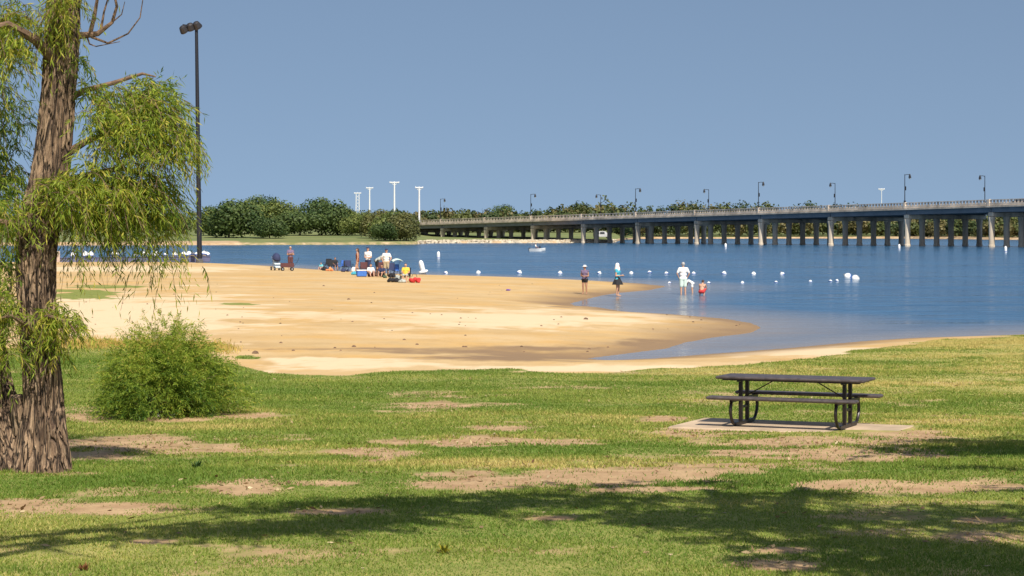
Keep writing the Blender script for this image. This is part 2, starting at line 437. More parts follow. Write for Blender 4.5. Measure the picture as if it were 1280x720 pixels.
# ------------------------------------------------------------------ far shore
FS = [(-900,455),(0,462),(200,470),(300,480),(420,486),(470,489),(518,496),(540,535),(600,545),(700,547),(758,550),(770,590),(772,700),(800,800),(1000,835),(1130,815),(1190,770),(1240,735),(1300,715),(1700,690)]
FSW = np.array([((px-640)/F*d, d) for px, d in FS])
def far_edge(px): return np.interp(px, [p[0] for p in FS], [p[1] for p in FS])
fp = np.concatenate([np.linspace(-900, 520, 120), np.linspace(521.5, 768, 70), np.linspace(769, 1800, 110)])
ft = np.concatenate([[-6,-2,0,.6,1.2,2,3,4.5], np.linspace(6, 60, 22), np.linspace(66, 1500, 40)])
FX = np.zeros((len(ft), len(fp))); FY = FX.copy()
e = far_edge(fp) + (fbm(fp*.05, fp*0, 3, 3)-.5)*8
for i, t in enumerate(ft):
    FY[i] = e+t; FX[i] = (fp-640)/F*(e+t)
T = np.repeat(ft[:,None], len(fp), 1)
bk = (.5+.5*fbm(FX*.04, FY*.04, 3, 8))
FZ = np.where(T < 0, T*.15, np.minimum(T*.35, .75*bk) + np.clip(T-3, 0, 130)*.0125 + np.clip(T-130,0,2000)*.004)
BANK = 1-sstep(2.2, 6, T)
pxx = np.repeat(fp[None,:], len(ft), 0)
BANK = np.maximum(BANK, (1-sstep(14, 34, T))*((pxx > 150)*(pxx < 303)))
BANK = np.maximum(BANK, (1-sstep(12, 40, T))*(pxx > 1100))
BANK = np.maximum(BANK, (1-sstep(6, 14, T))*((pxx > 535)*(pxx < 770)))
BANK = np.where((pxx>305)&(pxx<525), BANK*.5, BANK)
idx = np.arange(FX.size).reshape(FX.shape)
fc = np.stack([idx[:-1,:-1], idx[:-1,1:], idx[1:,1:], idx[1:,:-1]], -1).reshape(-1,4)
tag(link_mesh('far_shore', np_mesh('far_shore', np.stack([FX,FY,FZ],-1).reshape(-1,3), fc, M_far, {'bank':BANK.ravel()}, True)), kind='structure')
def far_z(x, y):
    px = 640+F*x/y; t = y-far_edge(px)
    return (min(t*.35, .6)+min(max(t-3,0),130)*.0125+max(t-130,0)*.004) if t > 0 else 0.0

# ------------------------------------------------------------------ bridge
Y0, RB, QB = 586.0, -0.03567, 34.8
def pier_xy(i):
    Y = Y0*(1+RB*i); px = (605+QB*i)/(1+RB*i)
    return Vector(((px-640)/F*Y, Y, 0))
A_, B_ = pier_xy(0), pier_xy(8)
ALONG = (B_-A_).normalized(); ACROSS = Vector((-ALONG.y, ALONG.x, 0))
if ACROSS.y < 0: ACROSS = -ACROSS
SPAN = (B_-A_).length/8
def rail_z(i): return 6.62+.325*i
BW = 22.0
Rb = Matrix((ALONG, ACROSS, Vector((0,0,1)))).transposed()       # local x along, y across
M_conc = paint('bridge_concrete', (.56,.47,.36), .9, .45, .5, bump=.1, st=(1,1,.12))
M_parap = paint('parapet_concrete', (.66,.55,.43), .9, .35, .5, bump=.1, st=(1,1,.2))
M_gird = paint('girder_concrete_shaded', (.20,.21,.23), .85, .15, .4, bump=.1)  # same concrete darkened to blue-grey: shade under the deck put into the colour
M_asph = paint('asphalt', (.05,.05,.052), .95, .2, 2)
bridge = tag(empty('road_bridge', A_), 'long concrete road bridge crossing the lake on rows of columns', 'bridge')
I0, I1 = -4, 11
def bpt(i, across, z): return A_ + ALONG*SPAN*i + ACROSS*across + Vector((0,0,z))
def bar_between(mb, i0, i1, a0, a1, zt, zb):
    "prism along the span between pier positions; zt, zb are offsets from the rail top"
    v = []
    for i in (i0, i1):
        for a in (a0, a1):
            for z in (zb, zt): v.append(bpt(i, a, rail_z(i)+z) - A_)
    mb.add(v, [(0,1,3,2),(4,6,7,5),(0,4,5,1),(2,3,7,6),(0,2,6,4),(1,5,7,3)])
for i in range(I0, I1):
    mb = MB(); bar_between(mb, i, i+1, -.3, BW+.3, -1.2, -1.5); sl_ = mb.build('deck_slab', M_conc, bridge)
    mb = MB(); bar_between(mb, i, i+1, .35, BW-.35, -1.12, -1.197); mb.build('roadway', M_asph, bridge)
    for a0 in (-.05, BW-.25):
        mb = MB()
        bar_between(mb, i+.004, i+.996, a0-.1, a0+.3, -.70, -1.17)          # solid kerb wall
        bar_between(mb, i+.004, i+.996, a0-.06, a0+.26, 0, -.13)            # hand rail
        nb = 26 if i > 2 else 16
        for k in range(nb):
            t = i+(k+.5)/nb
            bar_between(mb, t-.0085*26/nb, t+.0085*26/nb, a0, a0+.2, -.13, -.70)
        bar_between(mb, i-.012, i+.012, a0-.16, a0+.36, .06, -1.17)         # post over the pier
        mb.build('parapet', M_parap, bridge)
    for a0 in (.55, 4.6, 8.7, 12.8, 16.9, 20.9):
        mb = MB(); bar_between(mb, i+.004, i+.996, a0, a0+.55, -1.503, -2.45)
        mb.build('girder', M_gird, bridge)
for i in range(-3, I1+1):
    zc = rail_z(i)-2.45
    c = MB(); base = bpt(i, 0, 0)-A_
    c.box(base+ACROSS*BW/2+Vector((0,0,zc-.45)), (1.5, BW-.6, .9), Rb, .15)
    cap = c.build('pier', M_conc, bridge)
    for k in range(6):
        b = MB(); cc = base+ACROSS*(.72+3.92*k)
        h = zc-.9+1.2; r = .60
        prof = [(r*1.12, -1.2), (r*1.12, .35), (r, .45), (r*.97, h*.75-1.2), (r*1.02, h-1.2-.9), (r*1.22, h-1.2-.25), (r*1.25, h-1.2)]
        b.lathe(prof, cc, 10)
        b.build('column', M_conc, cap)

M_dark = paint('dark_metal', (.022,.022,.026), .45, .2, 10, .3, 0)
M_white = paint('white_paint', (.72,.72,.70), .5, .08, 4, 0, .05)
M_glass = paint('lamp_glass', (.55,.56,.52), .25, .05, 4, 0, 0)
ORD = ['first','second','third','fourth','fifth','sixth','seventh','eighth','ninth','tenth','eleventh','twelfth','thirteenth','fourteenth','fifteenth','sixteenth','seventeenth','eighteenth','nineteenth','twentieth']
def bridge_lamp(i, far, label):
    a = BW-.15 if far else .0
    sgn = -1 if far else 1
    loc = bpt(i, a, rail_z(i)+.06)
    root = tag(empty('street_lamp', loc, math.atan2(ALONG.y, ALONG.x)), label, 'street lamp', 'lamps along the bridge railings')
    # local x runs along the bridge towards the viewer's right, y across
    ax = Vector((0,1,0)) if (Rb @ Vector((0,1,0))).dot(ACROSS) > 0 else Vector((0,-1,0))
    d = Matrix.Rotation(-math.atan2(ALONG.y, ALONG.x), 3, 'Z') @ (ACROSS*sgn)
    s_ = Vector((d.x, d.y, 0))
    H = 5.7
    m = MB(); m.tube([(0,0,-.1),(0,0,.35)], .22, 8).tube([(0,0,.3),(0,0,H)], [.095,.065], 8); m.build('pole', M_dark, root)
    m = MB(); m.tube([(0,0,H-.15), s_*.6+Vector((0,0,H-.02)), s_*1.35+Vector((0,0,H-.05))], .06, 6); m.build('arm', M_dark, root)
    m = MB(); m.lathe([(.05,.25),(.10,.2),(.22,-.1),(.30,-.55),(.26,-.6)], s_*1.35+Vector((0,0,H-.15)), 10)
    h = m.build('lantern', M_dark, root)
    m = MB(); m.lathe([(.22,-.6),(.20,-.72),(.08,-.8)], s_*1.35+Vector((0,0,H-.15)), 10); m.build('lens', M_glass, h)
    m = MB(); m.box(s_*.22+Vector((0,0,H*.5)), (.22,.22,.85), None, .05); m.build('control_box', M_dark, root)
for n, i in enumerate((-1,1,3,5,7,9)):
    bridge_lamp(i, False, f'dark lamp post on the near bridge railing, {ORD[n]} from the left')
for n, i in enumerate((1,3,5,7,9)):
    bridge_lamp(i, True, f'dark lamp post on the far bridge railing, {ORD[n]} from the left')

# ------------------------------------------------------------------ car builder (bridge and far shore)
M_tyre = paint('tyre', (.02,.02,.02), .9, .1, 8); M_rim = paint('rim', (.45,.45,.46), .35, .1, 8, .7, 0)
M_carglass = paint('car_glass', (.02,.025,.03), .1, .1, 3, 0, 0); M_red = paint('tail_red', (.5,.03,.02), .3, .1, 5, 0, 0)
def car(loc, rz, body_c, label, name, van=False):
    root = tag(empty(name, loc, rz), label, 'car')
    bm_ = paint('car_'+name, body_c, .3, .05, 2, .1, 0)
    L, Wd = (4.9, 1.95) if van else (4.6, 1.85)
    def section(pts, w0, inset):
        m = MB(); n = len(pts); v = []
        for s_ in (-1, 1):
            for (x, z) in pts: v.append((x, s_*(w0/2 - inset*max(0, z-.95)), z))
        f = [tuple(range(n-1, -1, -1)), tuple(range(n, 2*n))]
        for k in range(n): f.append((k, (k+1) % n, n+(k+1) % n, n+k))
        m.add(v, f); return m
    if van: prof = [(-2.4,.35),(2.4,.35),(2.45,.7),(2.3,1.05),(1.35,1.2),(.75,1.82),(.4,1.9),(-2.1,1.9),(-2.4,1.7),(-2.45,.8)]
    else: prof = [(-2.25,.32),(2.25,.32),(2.3,.65),(2.1,.88),(1.1,1.0),(.35,1.45),(.0,1.5),(-1.1,1.48),(-1.75,1.08),(-2.2,1.0),(-2.3,.7)]
    section(prof, Wd, .22).build('body', bm_, root)
    for s_ in (-1, 1):
        for x in (-1.4, 1.45):
            m = MB(); m.tube([(x, s_*(Wd/2-.18), .34), (x, s_*(Wd/2+.02), .34)], .34, 14); w = m.build('wheel', M_tyre, root)
            m = MB(); m.tube([(x, s_*(Wd/2-.1), .34), (x, s_*(Wd/2+.04), .34)], .2, 10); m.build('rim', M_rim, w)
        zt = 1.68 if van else 1.38
        yy_ = lambda z: s_*(Wd/2-.22*max(0, z-.95)+.012)
        for x0, x1 in (((-2.1,-1.0),(-.85,.5)) if van else ((-1.35,-.5),(-.4,.55))):
            m = MB(); m.add([(x0, yy_(1.1), 1.1),(x1, yy_(1.1), 1.1),(x1-.1, yy_(zt), zt),(x0+.1, yy_(zt), zt)], [(0,1,2,3)]); m.build('side_window', M_carglass, root)
        m = MB(); m.box((2.3 if not van else 2.42, s_*.68, .72), (.08,.36,.16), None, .03); m.build('headlight', M_glass, root)
        m = MB(); m.box((-2.27 if not van else -2.43, s_*.7, .85), (.08,.28,.2), None, .03); m.build('tail_light', M_red, root)
    return root
ci = 7.72
cl = bpt(ci, 15.5, rail_z(ci)-1.12+.005)
car(cl, math.atan2(ALONG.y, ALONG.x), (.025,.028,.035), 'dark car driving along the bridge roadway behind the railing', 'dark_car')

# ------------------------------------------------------------------ foliage generators
def leaf_quads(p, d, side, L, Wd):
    "diamond leaves: base p, direction d, side vector, length, width -> verts, faces"
    n = len(p)
    v = np.empty((n, 4, 3), np.float32)
    v[:,0] = p; v[:,1] = p + d*(L*.45)[:,None] + side*(Wd*.5)[:,None]
    v[:,2] = p + d*L[:,None]; v[:,3] = p + d*(L*.45)[:,None] - side*(Wd*.5)[:,None]
    return v.reshape(-1,3), np.arange(n*4).reshape(n,4)
def unit(v): return v/np.maximum(np.linalg.norm(v, axis=-1, keepdims=True), 1e-9)
def sprays(rs, starts, dirs, length, droop, nleaf, leafL, leafW, tint0, twig_list=None, hang=.5, tint_var=.25):
    "drooping twigs set with narrow leaves; arrays in, leaf mesh arrays out"
    n = len(starts)
    L = length*rs.uniform(.6, 1.25, n)
    t = (np.arange(nleaf)+.6)/nleaf
    t = np.clip(t[None,:]+rs.uniform(-.04,.04,(n,nleaf)), .03, 1.02)
    g = np.array([0,0,-1.0])
    pt = starts[:,None,:] + dirs[:,None,:]*(L[:,None]*t)[...,None] + g*(L[:,None]*droop*t**2)[...,None]
    tang = unit(dirs[:,None,:] + g*(2*droop*t)[...,None])
    rnd = unit(rs.normal(size=pt.shape))
    d = unit(tang*.7 + rnd*.75 + g*hang)
    side = unit(np.cross(d, unit(rs.normal(size=pt.shape))))
    m = n*nleaf
    LL = leafL*rs.uniform(.6, 1.25, m); WW = leafW*rs.uniform(.7, 1.25, m)
    v, f = leaf_quads(pt.reshape(-1,3), d.reshape(-1,3), side.reshape(-1,3), LL, WW)
    ti = np.repeat(tint0, nleaf)[:,] + rs.normal(0, tint_var, m)
    ti = np.clip(ti, 0, 1)
    return v, f, np.repeat(ti, 4)
class Leaves:
    def __init__(s): s.v = []; s.f = []; s.t = []; s.n = 0
    def add(s, v, f, t): s.v.append(v); s.f.append(f+s.n); s.t.append(t); s.n += len(v)
    def build(s, name, mat, parent=None, kind=None):
        o = link_mesh(name, np_mesh(name, np.vstack(s.v), np.vstack(s.f), mat, {'tint': np.concatenate(s.t)}), parent)
        return o
def bark_tube(pts, rad, seg=64, sub=6, amp=.10, seed=0, flare=0):
    "furrowed trunk skin; pts, rad at control points"
    pts = [Vector(p) for p in pts]; v = []; f = []
    ctr = []; rr = []
    for i in range(len(pts)-1):
        p0, p1, p2, p3 = pts[max(i-1,0)], pts[i], pts[i+1], pts[min(i+2, len(pts)-1)]
        for k in range(sub):
            t = k/sub
            ctr.append(.5*((2*p1)+(p2-p0)*t+(2*p0-5*p1+4*p2-p3)*t*t+(3*p1-p0-3*p2+p3)*t**3)); rr.append(rad[i]*(1-t)+rad[i+1]*t)
    ctr.append(pts[-1]); rr.append(rad[-1])
    for i, c in enumerate(ctr):
        t = (ctr[min(i+1,len(ctr)-1)]-ctr[max(i-1,0)]).normalized()
        u = t.cross(Vector((0,1,.01))).normalized(); w = t.cross(u)
        for k in range(seg):
            a = 2*math.pi*k/seg
            q = Vector((math.cos(a)*4.6, math.sin(a)*4.6, c.z*1.0+seed*7.3))
            n1 = mnoise.noise(q*1.9); n2 = mnoise.noise(Vector((q.x*.5,q.y*.5,q.z*.6)))
            ridge = 1-abs(n1)*2.6
            r = rr[i]*(1+amp*(ridge-.45)+.10*n2)
            v.append(c+(u*math.cos(a)+w*math.sin(a))*r)
    for i in range(len(ctr)-1):
        for k in range(seg): f.append((i*seg+k, i*seg+(k+1)%seg, (i+1)*seg+(k+1)%seg, (i+1)*seg+k))
    m = MB(); m.add(v, f + [tuple(range((len(ctr)-1)*seg, len(ctr)*seg))]); return m

# ------------------------------------------------------------------ the willow on the left
def build_willow():
    rs = np.random.RandomState(4); D = 25.8
    base = on_ground(40, 588)
    D = base.y
    root = tag(empty('willow_tree', base), 'tall willow with furrowed leaning trunk and drooping narrow leaves at the left edge', 'tree')
    def L(px, py, dd=0.0): return P(px, py, D+dd)-base
    tr = bark_tube([L(48,604),L(50,585),L(52,555),L(54,500),L(50,440),L(46,360),L(48,290),L(64,210),L(72,130),L(77,60),L(80,0),L(92,-120),L(118,-260)],
                   [.47,.36,.29,.225,.205,.215,.225,.205,.195,.19,.19,.17,.12], 128, 12, .20, 1).build('trunk', M_bark, root, True)
    bark_tube([L(18,604,.15),L(15,585,.15),L(12,560,.2),L(8,520,.3),L(-4,470,.4),L(-16,400,.6),L(-40,280,.8),L(-75,120,1.0),L(-100,-60,1.2)],
              [.40,.31,.24,.18,.16,.15,.13,.11,.08], 110, 10, .20, 2).build('trunk', M_bark, root, True)
    bark_tube([L(30,540,.1),L(24,512,.05),L(21,495,0)], [.13,.10,.07], 24, 5, .15, 3).build('branch_stub', M_bark, root, True)
    # limbs
    limbs = [([L(76,130),L(105,113),L(140,104),L(178,92),L(195,96)], [.05,.035,.028,.018,.008]),
             ([L(70,200),L(110,175,.0),L(160,160,.1),L(210,160,.1),L(245,178,.1)], [.06,.04,.028,.016,.006]),
             ([L(62,240),L(100,222,.2),L(150,210,.4),L(195,222,.5),L(215,245,.5)], [.07,.05,.035,.02,.008]),
             ([L(58,250),L(90,238,-.1),L(130,232,.0),L(170,236,.1),L(195,255,.1)], [.05,.035,.022,.014,.006]),
             ([L(72,80),L(45,50,-.4),L(10,30,-.8),L(-40,40,-1.0)], [.08,.06,.04,.02]),
             ([L(50,300),L(20,280,-.5),L(-15,275,-.8),L(-60,300,-1)], [.06,.045,.03,.012]),
             ([L(50,400),L(60,395,-.45),L(85,402,-.6),L(98,420,-.65)], [.04,.025,.014,.006]),
             ([L(48,420),L(30,405,-.45),L(15,395,-.6),L(-20,400,-.7)], [.045,.03,.02,.008]),
             ([L(86,45),L(105,44),L(122,42),L(140,28),L(146,8),L(140,-20)], [.055,.042,.034,.022,.018,.01]),
             ([L(112,44),L(118,20),L(124,-15)], [.03,.024,.016]), ([L(126,38),L(130,15),L(138,-12)], [.018,.012,.008]),
             ([L(114,46),L(135,54),L(160,42),L(175,22),L(180,-10)], [.018,.014,.010,.008,.005]),
             ([L(108,44),L(112,55),L(120,58),L(150,52)], [.012,.01,.007,.004]), ([L(140,28),L(152,18),L(156,2)], [.01,.007,.004])]
    for p, r in limbs:
        m = MB(); m.tube(p, r, 7); m.build('limb', M_limb, root, True)
    lv = Leaves()
    tw = MB()
    def mass(cx, cy, rx, ry, dd, rd, n, t0, length=.45, droop=.8, nleaf=16, LLen=.11, LW=.0145, outx=.4):
        "n twigs through an ellipsoid given in pixels (centre, radii) and metres in depth"
        n = int(n*1.3)
        q = unit(rs.normal(size=(n,3)))*rs.uniform(0,1,(n,1))**.42
        s0 = np.array([list(L(cx+a[0]*rx, cy+a[1]*ry, dd+a[2]*rd)) for a in q])
        dr = unit(np.stack([rs.normal(outx,.7,n), rs.normal(0,.7,n), rs.normal(.15,.45,n)], -1))
        tt = np.full(n, t0+.08)+rs.normal(0,.16,n)
        lv.add(*sprays(rs, s0, dr, length, droop, nleaf, LLen, LW, tt))
        for k in range(0, n, 3):
            pts = [Vector(s0[k])+Vector(dr[k])*length*t-Vector((0,0,1))*length*droop*t*t for t in (0,.33,.66,1.0)]
            tw.tube(pts, [.005,.004,.003,.002], 3, False)
    # right-hand sprays
    mass(160,125,52,26,-.1,.5,130,.55); mass(140,155,40,36,-.3,.5,140,.62); mass(188,155,36,36,-.3,.5,130,.55)
    mass(224,180,18,26,-.4,.4,40,.7,.34,1.0); mass(170,190,56,18,-.4,.5,70,.5); mass(185,110,30,16,0,.3,22,.4,.3,.2)
    mass(110,115,22,16,0,.3,22,.4,.35,.5); mass(200,130,26,22,-.2,.3,36,.5,.38,.5)
    # lower curtain
    mass(125,236,56,30,-.2,.8,210,.6); mass(170,245,44,32,.2,.8,160,.5); mass(68,243,34,22,-.45,.3,110,.62)
    mass(202,245,20,34,.3,.6,50,.5,.42,1.1); mass(125,268,52,16,.2,.7,90,.38,.4,1.1)
    mass(98,290,20,8,-.1,.5,14,.55,.36,1.4); mass(150,288,30,10,0,.5,18,.5,.38,1.5); mass(203,290,10,14,.3,.4,14,.75,.4,1.6); mass(208,318,5,10,.3,.2,6,.85,.36,1.6)
    mass(66,228,22,10,-.4,.15,22,.62,.36)
    mass(252,330,3,4,-.4,.1,1,.8,.2,1.6); mass(180,312,6,8,.2,.3,4,.8,.35,1.8); mass(95,312,10,8,-.2,.3,4,.8,.3,1.8)
    # left masses
    mass(6,38,40,44,-.3,.7,190,.66,outx=-.15); mass(-35,85,50,60,-.4,.8,120,.55,outx=0); mass(80,0,18,16,-.4,.2,34,.68,.4,1.0,outx=0); mass(66,25,14,14,-.4,.15,14,.75,.36,1.4,outx=0)
    mass(8,150,28,46,.9,.6,75,.2,outx=-.1); mass(6,225,30,38,.7,.7,90,.3,outx=-.1); mass(-30,220,40,80,.3,.8,110,.4,outx=0)
    mass(5,270,30,30,-.5,.6,80,.5,outx=0); mass(8,330,22,30,.5,.4,36,.25,outx=0)
    mass(4,385,20,44,-.4,.4,90,.55,outx=-.1); mass(64,398,20,22,-.38,.15,56,.62,.32,1.0,outx=.15); mass(92,400,14,14,-.5,.2,18,.6,.3,.5)
    mass(2,435,14,18,-.4,.4,36,.5,outx=0); mass(52,425,16,14,-.36,.12,18,.5,.28,1.0,outx=0); mass(70,435,8,8,-.35,.12,6,.6,.26,1.0)
    mass(108,200,16,14,-.3,.3,14,.6); mass(78,40,12,14,-.32,.1,9,.75,.3,1.4,outx=0); mass(98,75,8,10,-.2,.2,7,.35,.3,1.2)
    # crown above the picture
    for k in range(26):
        mass(rs.uniform(-160,230), rs.uniform(-330,-80), 60, 50, rs.uniform(-1.5,1.5), .7, 42, .5, .5, .8, outx=0)
    lv.build('crown', M_willow, root)
    tag(tw.build('twigs', M_limb, root), kind='stuff')
    return root
build_willow()

# ------------------------------------------------------------------ the bush
def build_bush():
    rs = np.random.RandomState(9)
    base = on_ground(205, 519); D = base.y; S = F/D
    root = tag(empty('bush', base), 'rounded feathery green bush growing beside the willow trunk', 'bush')
    lv = Leaves(); st = MB()
    n = 3400
    # stems end on an uneven dome
    az = rs.uniform(0, 2*np.pi, n); el = np.arcsin(rs.uniform(-.02, 1, n)**.8)
    lob = .95 + .2*np.sin(az*3+1.0)*np.cos(el*2) + .12*np.sin(az*7+el*5) + rs.normal(0,.06,n)
    Rr = rs.uniform(.25, 1, n)**.5*lob
    wx, wy, wz = 92/S, 78/S, 109/S
    tip = np.stack([np.cos(az)*np.cos(el)*wx*Rr, np.sin(az)*np.cos(el)*wy*Rr, .06+np.sin(el)*wz*Rr], -1)
    tip[:,0] += .02*tip[:,2]
    dr = unit(tip*np.array([1,1,.7]) + rs.normal(0,.22,(n,3)) + np.array([0,0,.15]))
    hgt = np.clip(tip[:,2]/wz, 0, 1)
    tt = .28 + .50*hgt*Rr + .22*np.sin(az*5+el*7)*.5 + rs.normal(0,.12,n)  # tint lightens upward and outward: sunlit top and shaded inside painted into leaves
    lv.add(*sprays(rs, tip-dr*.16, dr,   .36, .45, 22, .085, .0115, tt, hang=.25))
    # a few loose shoots above the dome
    k = 44; a2 = rs.uniform(-1,1,k)
    s2 = np.stack([a2*wx*.8, rs.uniform(-.4,.4,k), wz*np.sqrt(1-(a2*.85)**2)*rs.uniform(.8,.98,k)], -1)
    lv.add(*sprays(rs, s2, unit(np.stack([a2*.7+rs.normal(0,.3,k), rs.normal(0,.3,k), np.full(k,.8)], -1)), .42, .3, 14, .085, .012, np.full(k,.78), hang=.1))
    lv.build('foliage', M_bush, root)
    for q in range(26):
        b0 = Vector((rs.normal(0,.12), rs.normal(0,.12), -.03)); e_ = Vector(tip[q])
        st = MB(); st.tube([b0, b0.lerp(e_,.5)+Vector((0,0,.12)), e_], [.016,.010,.004], 5)
        st.build('stem', M_bark, root)
    for k in range(4):
        m = MB(); s_ = rs.uniform(.6,1.3)
        m.lathe([(.03*s_,-.03),(.08*s_,0),(.06*s_,.05*s_),(.02*s_,.075*s_)], (0,0,0), 7, Matrix.Rotation(rs.uniform(0,3),3,'Z'))
        q = on_ground(196+6*k+rs.uniform(-2,2), 520+rs.uniform(-1,1.5))
        o = m.build('stone', paint('grey_stone', (.33,.30,.27), .9), None, True, q)
        tag(o, f'small grey stone at the foot of the bush, {ORD[k]} from the left', 'stone', 'stones at the foot of the bush')
    return root
build_bush()

# ------------------------------------------------------------------ trees outside the frame that throw the foreground shade
def ground_at(px, py): return on_ground(px, py)
def shade_tree(name, label, bx, by, trunk_pts, clusters, seed, boughs=()):
    rs = np.random.RandomState(seed)
    base = Vector((bx, by, gz(bx, by)))
    root = tag(empty(name, base), label, 'tree', 'shade trees beside the viewpoint')
    bark_tube([Vector(p) for p in trunk_pts], list(np.linspace(.36,.16,len(trunk_pts))), 32, 6, .1, seed).build('trunk', M_bark, root, True)
    top = Vector(trunk_pts[-1]); fork = Vector(trunk_pts[-2])
    lv = Leaves(); lm = MB()
    for (gx, gy, h, rad, n) in clusters:
        g0 = ground_at(gx, gy)
        c = g0 + TOSUN*(h/TOSUN.z) - base                     # stands where its shade falls on that spot of lawn
        mid = (fork+c)*.5+Vector((0,0,.5))
        mid += Vector(rs.normal(0,.5,3)); lm.tube([fork, fork.lerp(mid,.5)+Vector(rs.normal(0,.3,3)), mid, mid.lerp(c,.5)+Vector(rs.normal(0,.25,3)), c], [.06,.045,.03,.022,.012], 6)
        q = unit(rs.normal(size=(n,3)))*rs.uniform(0,1,(n,1))**.45*np.array([rad*1.5,rad*.62,rad*.35])
        s0 = np.array(c)+q
        dr = unit(rs.normal(size=(n,3))*np.array([1.3,.6,.6])+np.array([0,0,.1]))
        lv.add(*sprays(rs, s0, dr, .55, .45, 20, .19, .055, np.full(n,.5)))
    lm.build('limbs', M_bark, root, True)
    for path, rr_ in boughs:
        m = MB(); m.tube([ground_at(gx, gy)+TOSUN*(h/TOSUN.z)-base for gx, gy, h in path], rr_, 9); m.build('bough', M_bark, root, True)
    lv.build('crown', M_willow, root)
shade_tree('willow_tree', 'willow just outside the right edge, shading the near lawn', 6.6, 12.2,
    [(0,0,-.2),(-.05,0,1.5),(-.1,.1,3.0),(-.3,.3,4.6),(-.8,.7,6.0)],
    [(1290,705,6.0,1.0,110),(1180,690,6.3,1.0,120),(1060,675,6.6,1.0,110),(960,652,6.8,.8,80),(1240,640,6.6,.9,60),(1130,640,7.0,.9,50),
     (900,640,7.2,.7,60),(850,655,7.0,.6,45),(930,622,7.4,.55,34),(1000,618,7.4,.5,30),(790,645,7.4,.7,45),(820,625,7.6,.7,40),(720,628,7.6,.7,40),(660,620,7.7,.6,40),(600,628,7.8,.7,50),
     (1100,705,6.0,.8,60),(1200,720,6,.9,70),(1260,735,6,1.0,60),(870,605,7.6,.5,14),(760,608,7.6,.6,18),(1060,645,7,.6,30),(990,700,6.2,.5,20),(1190,655,6.6,.7,50)], 21,
    [([(1330,716,5.4),(1200,695,5.8),(1080,672,6.3),(985,658,6.8),(985,632,7.2),(1005,610,7.6)],[.24,.23,.22,.20,.16,.10]), ([(1000,660,6.7),(940,652,7.0),(910,632,7.3),(885,612,7.7)],[.18,.17,.14,.09]), ([(940,652,7.0),(860,655,7.2),(780,640,7.5)],[.10,.08,.05])])
shade_tree('willow_tree', 'willow beyond the left edge of the near lawn, shading a strip of it', -5.6, 12.0,
    [(0,0,-.2),(.05,0,1.5),(.1,.1,3.2),(.1,.4,5.0),(.3,1.2,6.6)],
    [(520,638,7.4,.5,50),(460,648,7.3,.5,54),(400,657,7.2,.5,54),(340,660,7.2,.5,48),(280,662,7.1,.45,34),(200,668,7.1,.35,18),(420,630,7.4,.42,30),(340,634,7.3,.4,18),(250,640,7.2,.3,9),(480,626,7.4,.4,24),(120,674,7.0,.3,9),(560,630,7.5,.4,30),(40,682,7.0,.25,5)], 22)
shade_tree('willow_tree', 'willow beyond the right edge, shading the lawn near the table', 12.0, 21.5,
    [(0,0,-.2),(.0,0,1.2),(-.1,.1,2.6),(-.3,.2,3.8),(-.8,.4,4.8)],
    [(1240,554,5.6,.9,130),(1250,566,5.5,.8,90),(1180,562,5.4,.8,90),(1290,560,5.6,1.0,110),(1140,568,5.2,.5,24),(1240,585,5.2,.5,20),(1280,612,5.0,.4,16),(1330,550,5.8,.9,60)], 23)

# ------------------------------------------------------------------ far trees
def crown_arrays(rs, n, w, h, dep, leaf, lobes=12):
    c = unit(rs.normal(size=(lobes,3)))*rs.uniform(.2,.72,(lobes,1)); c[:,2] = np.abs(c[:,2])*.9 - .25
    rad = rs.uniform(.30,.50,lobes); lt = rs.uniform(.15,.75,lobes)
    k = rs.randint(0,lobes,n)
    u_ = unit(rs.normal(size=(n,3))); p = c[k]+u_*(rad[k]*rs.uniform(.55,1.06,n))[:,None]
    p = p*np.array([w/2,dep/2,h/2]); p[:,2] += h*.5
    nrm = unit(u_+rs.normal(0,.5,(n,3)))
    a = unit(np.cross(nrm, unit(rs.normal(size=(n,3))))); b = np.cross(nrm, a)
    s = leaf*rs.uniform(.55,1.3,n)[:,None]
    v = np.stack([p-a*s*.5, p+b*s*.42, p+a*s*.5, p-b*s*.42], 1).reshape(-1,3)
    f = np.arange(n*4).reshape(n,4)
    t = np.clip(lt[k]+rs.normal(0,.2,n), 0, 1)
    return v, f, np.repeat(t,4)
CROWNS = []
for s in range(6):
    rs = np.random.RandomState(100+s)
    v, f, t = crown_arrays(rs, 7000, 1.0, 1.0, 1.0, .039, 16+s)
    CROWNS.append((v, f, t))
_cm = {}
def crown_mesh(var, kind):
    if (var, kind) not in _cm:
        v, f, t = CROWNS[var]; _cm[(var, kind)] = np_mesh('crown', v, f, M_tree[kind], {'tint': t})
    return _cm[(var, kind)]
tm = MB(); tm.tube([(0,0,-.02),(0,0,.12),(.01,0,.3),(0,.01,.55)], [.035,.026,.02,.01], 7)
for a in range(4):
    an = a*1.7; tm.tube([(0,0,.22+.05*a),(.09*math.cos(an),.09*math.sin(an),.38+.05*a),(.2*math.cos(an),.2*math.sin(an),.5+.06*a)], [.014,.01,.005], 5)
TRUNK = tm.mesh('trunk', M_farbark, True)
def far_tree(name, label, px, ytop, ybase, d, wpx, kind, var, rz=0, group='trees on the far shore', zlift=None):
    x = (px-640)/F*d; zb = CAMZ-(ybase-HOR)/F*d; zt = CAMZ-(ytop-HOR)/F*d
    zg = far_z(x, d); H = zt-zg; w = wpx/F*d
    root = tag(empty(name, (x, d, zg), rz), label, 'tree', group)
    t = link_mesh('trunk', TRUNK, root); t.scale = (H*.9,H*.9,H)
    lift = max(0.02, min(.12, (zb-zg)/H))
    c = link_mesh('crown', crown_mesh(var, kind), root); c.scale = (w*1.75, w*1.5, H*1.5); c.location = (0,0,-.28*H)
    return root
rt = random.Random(3)
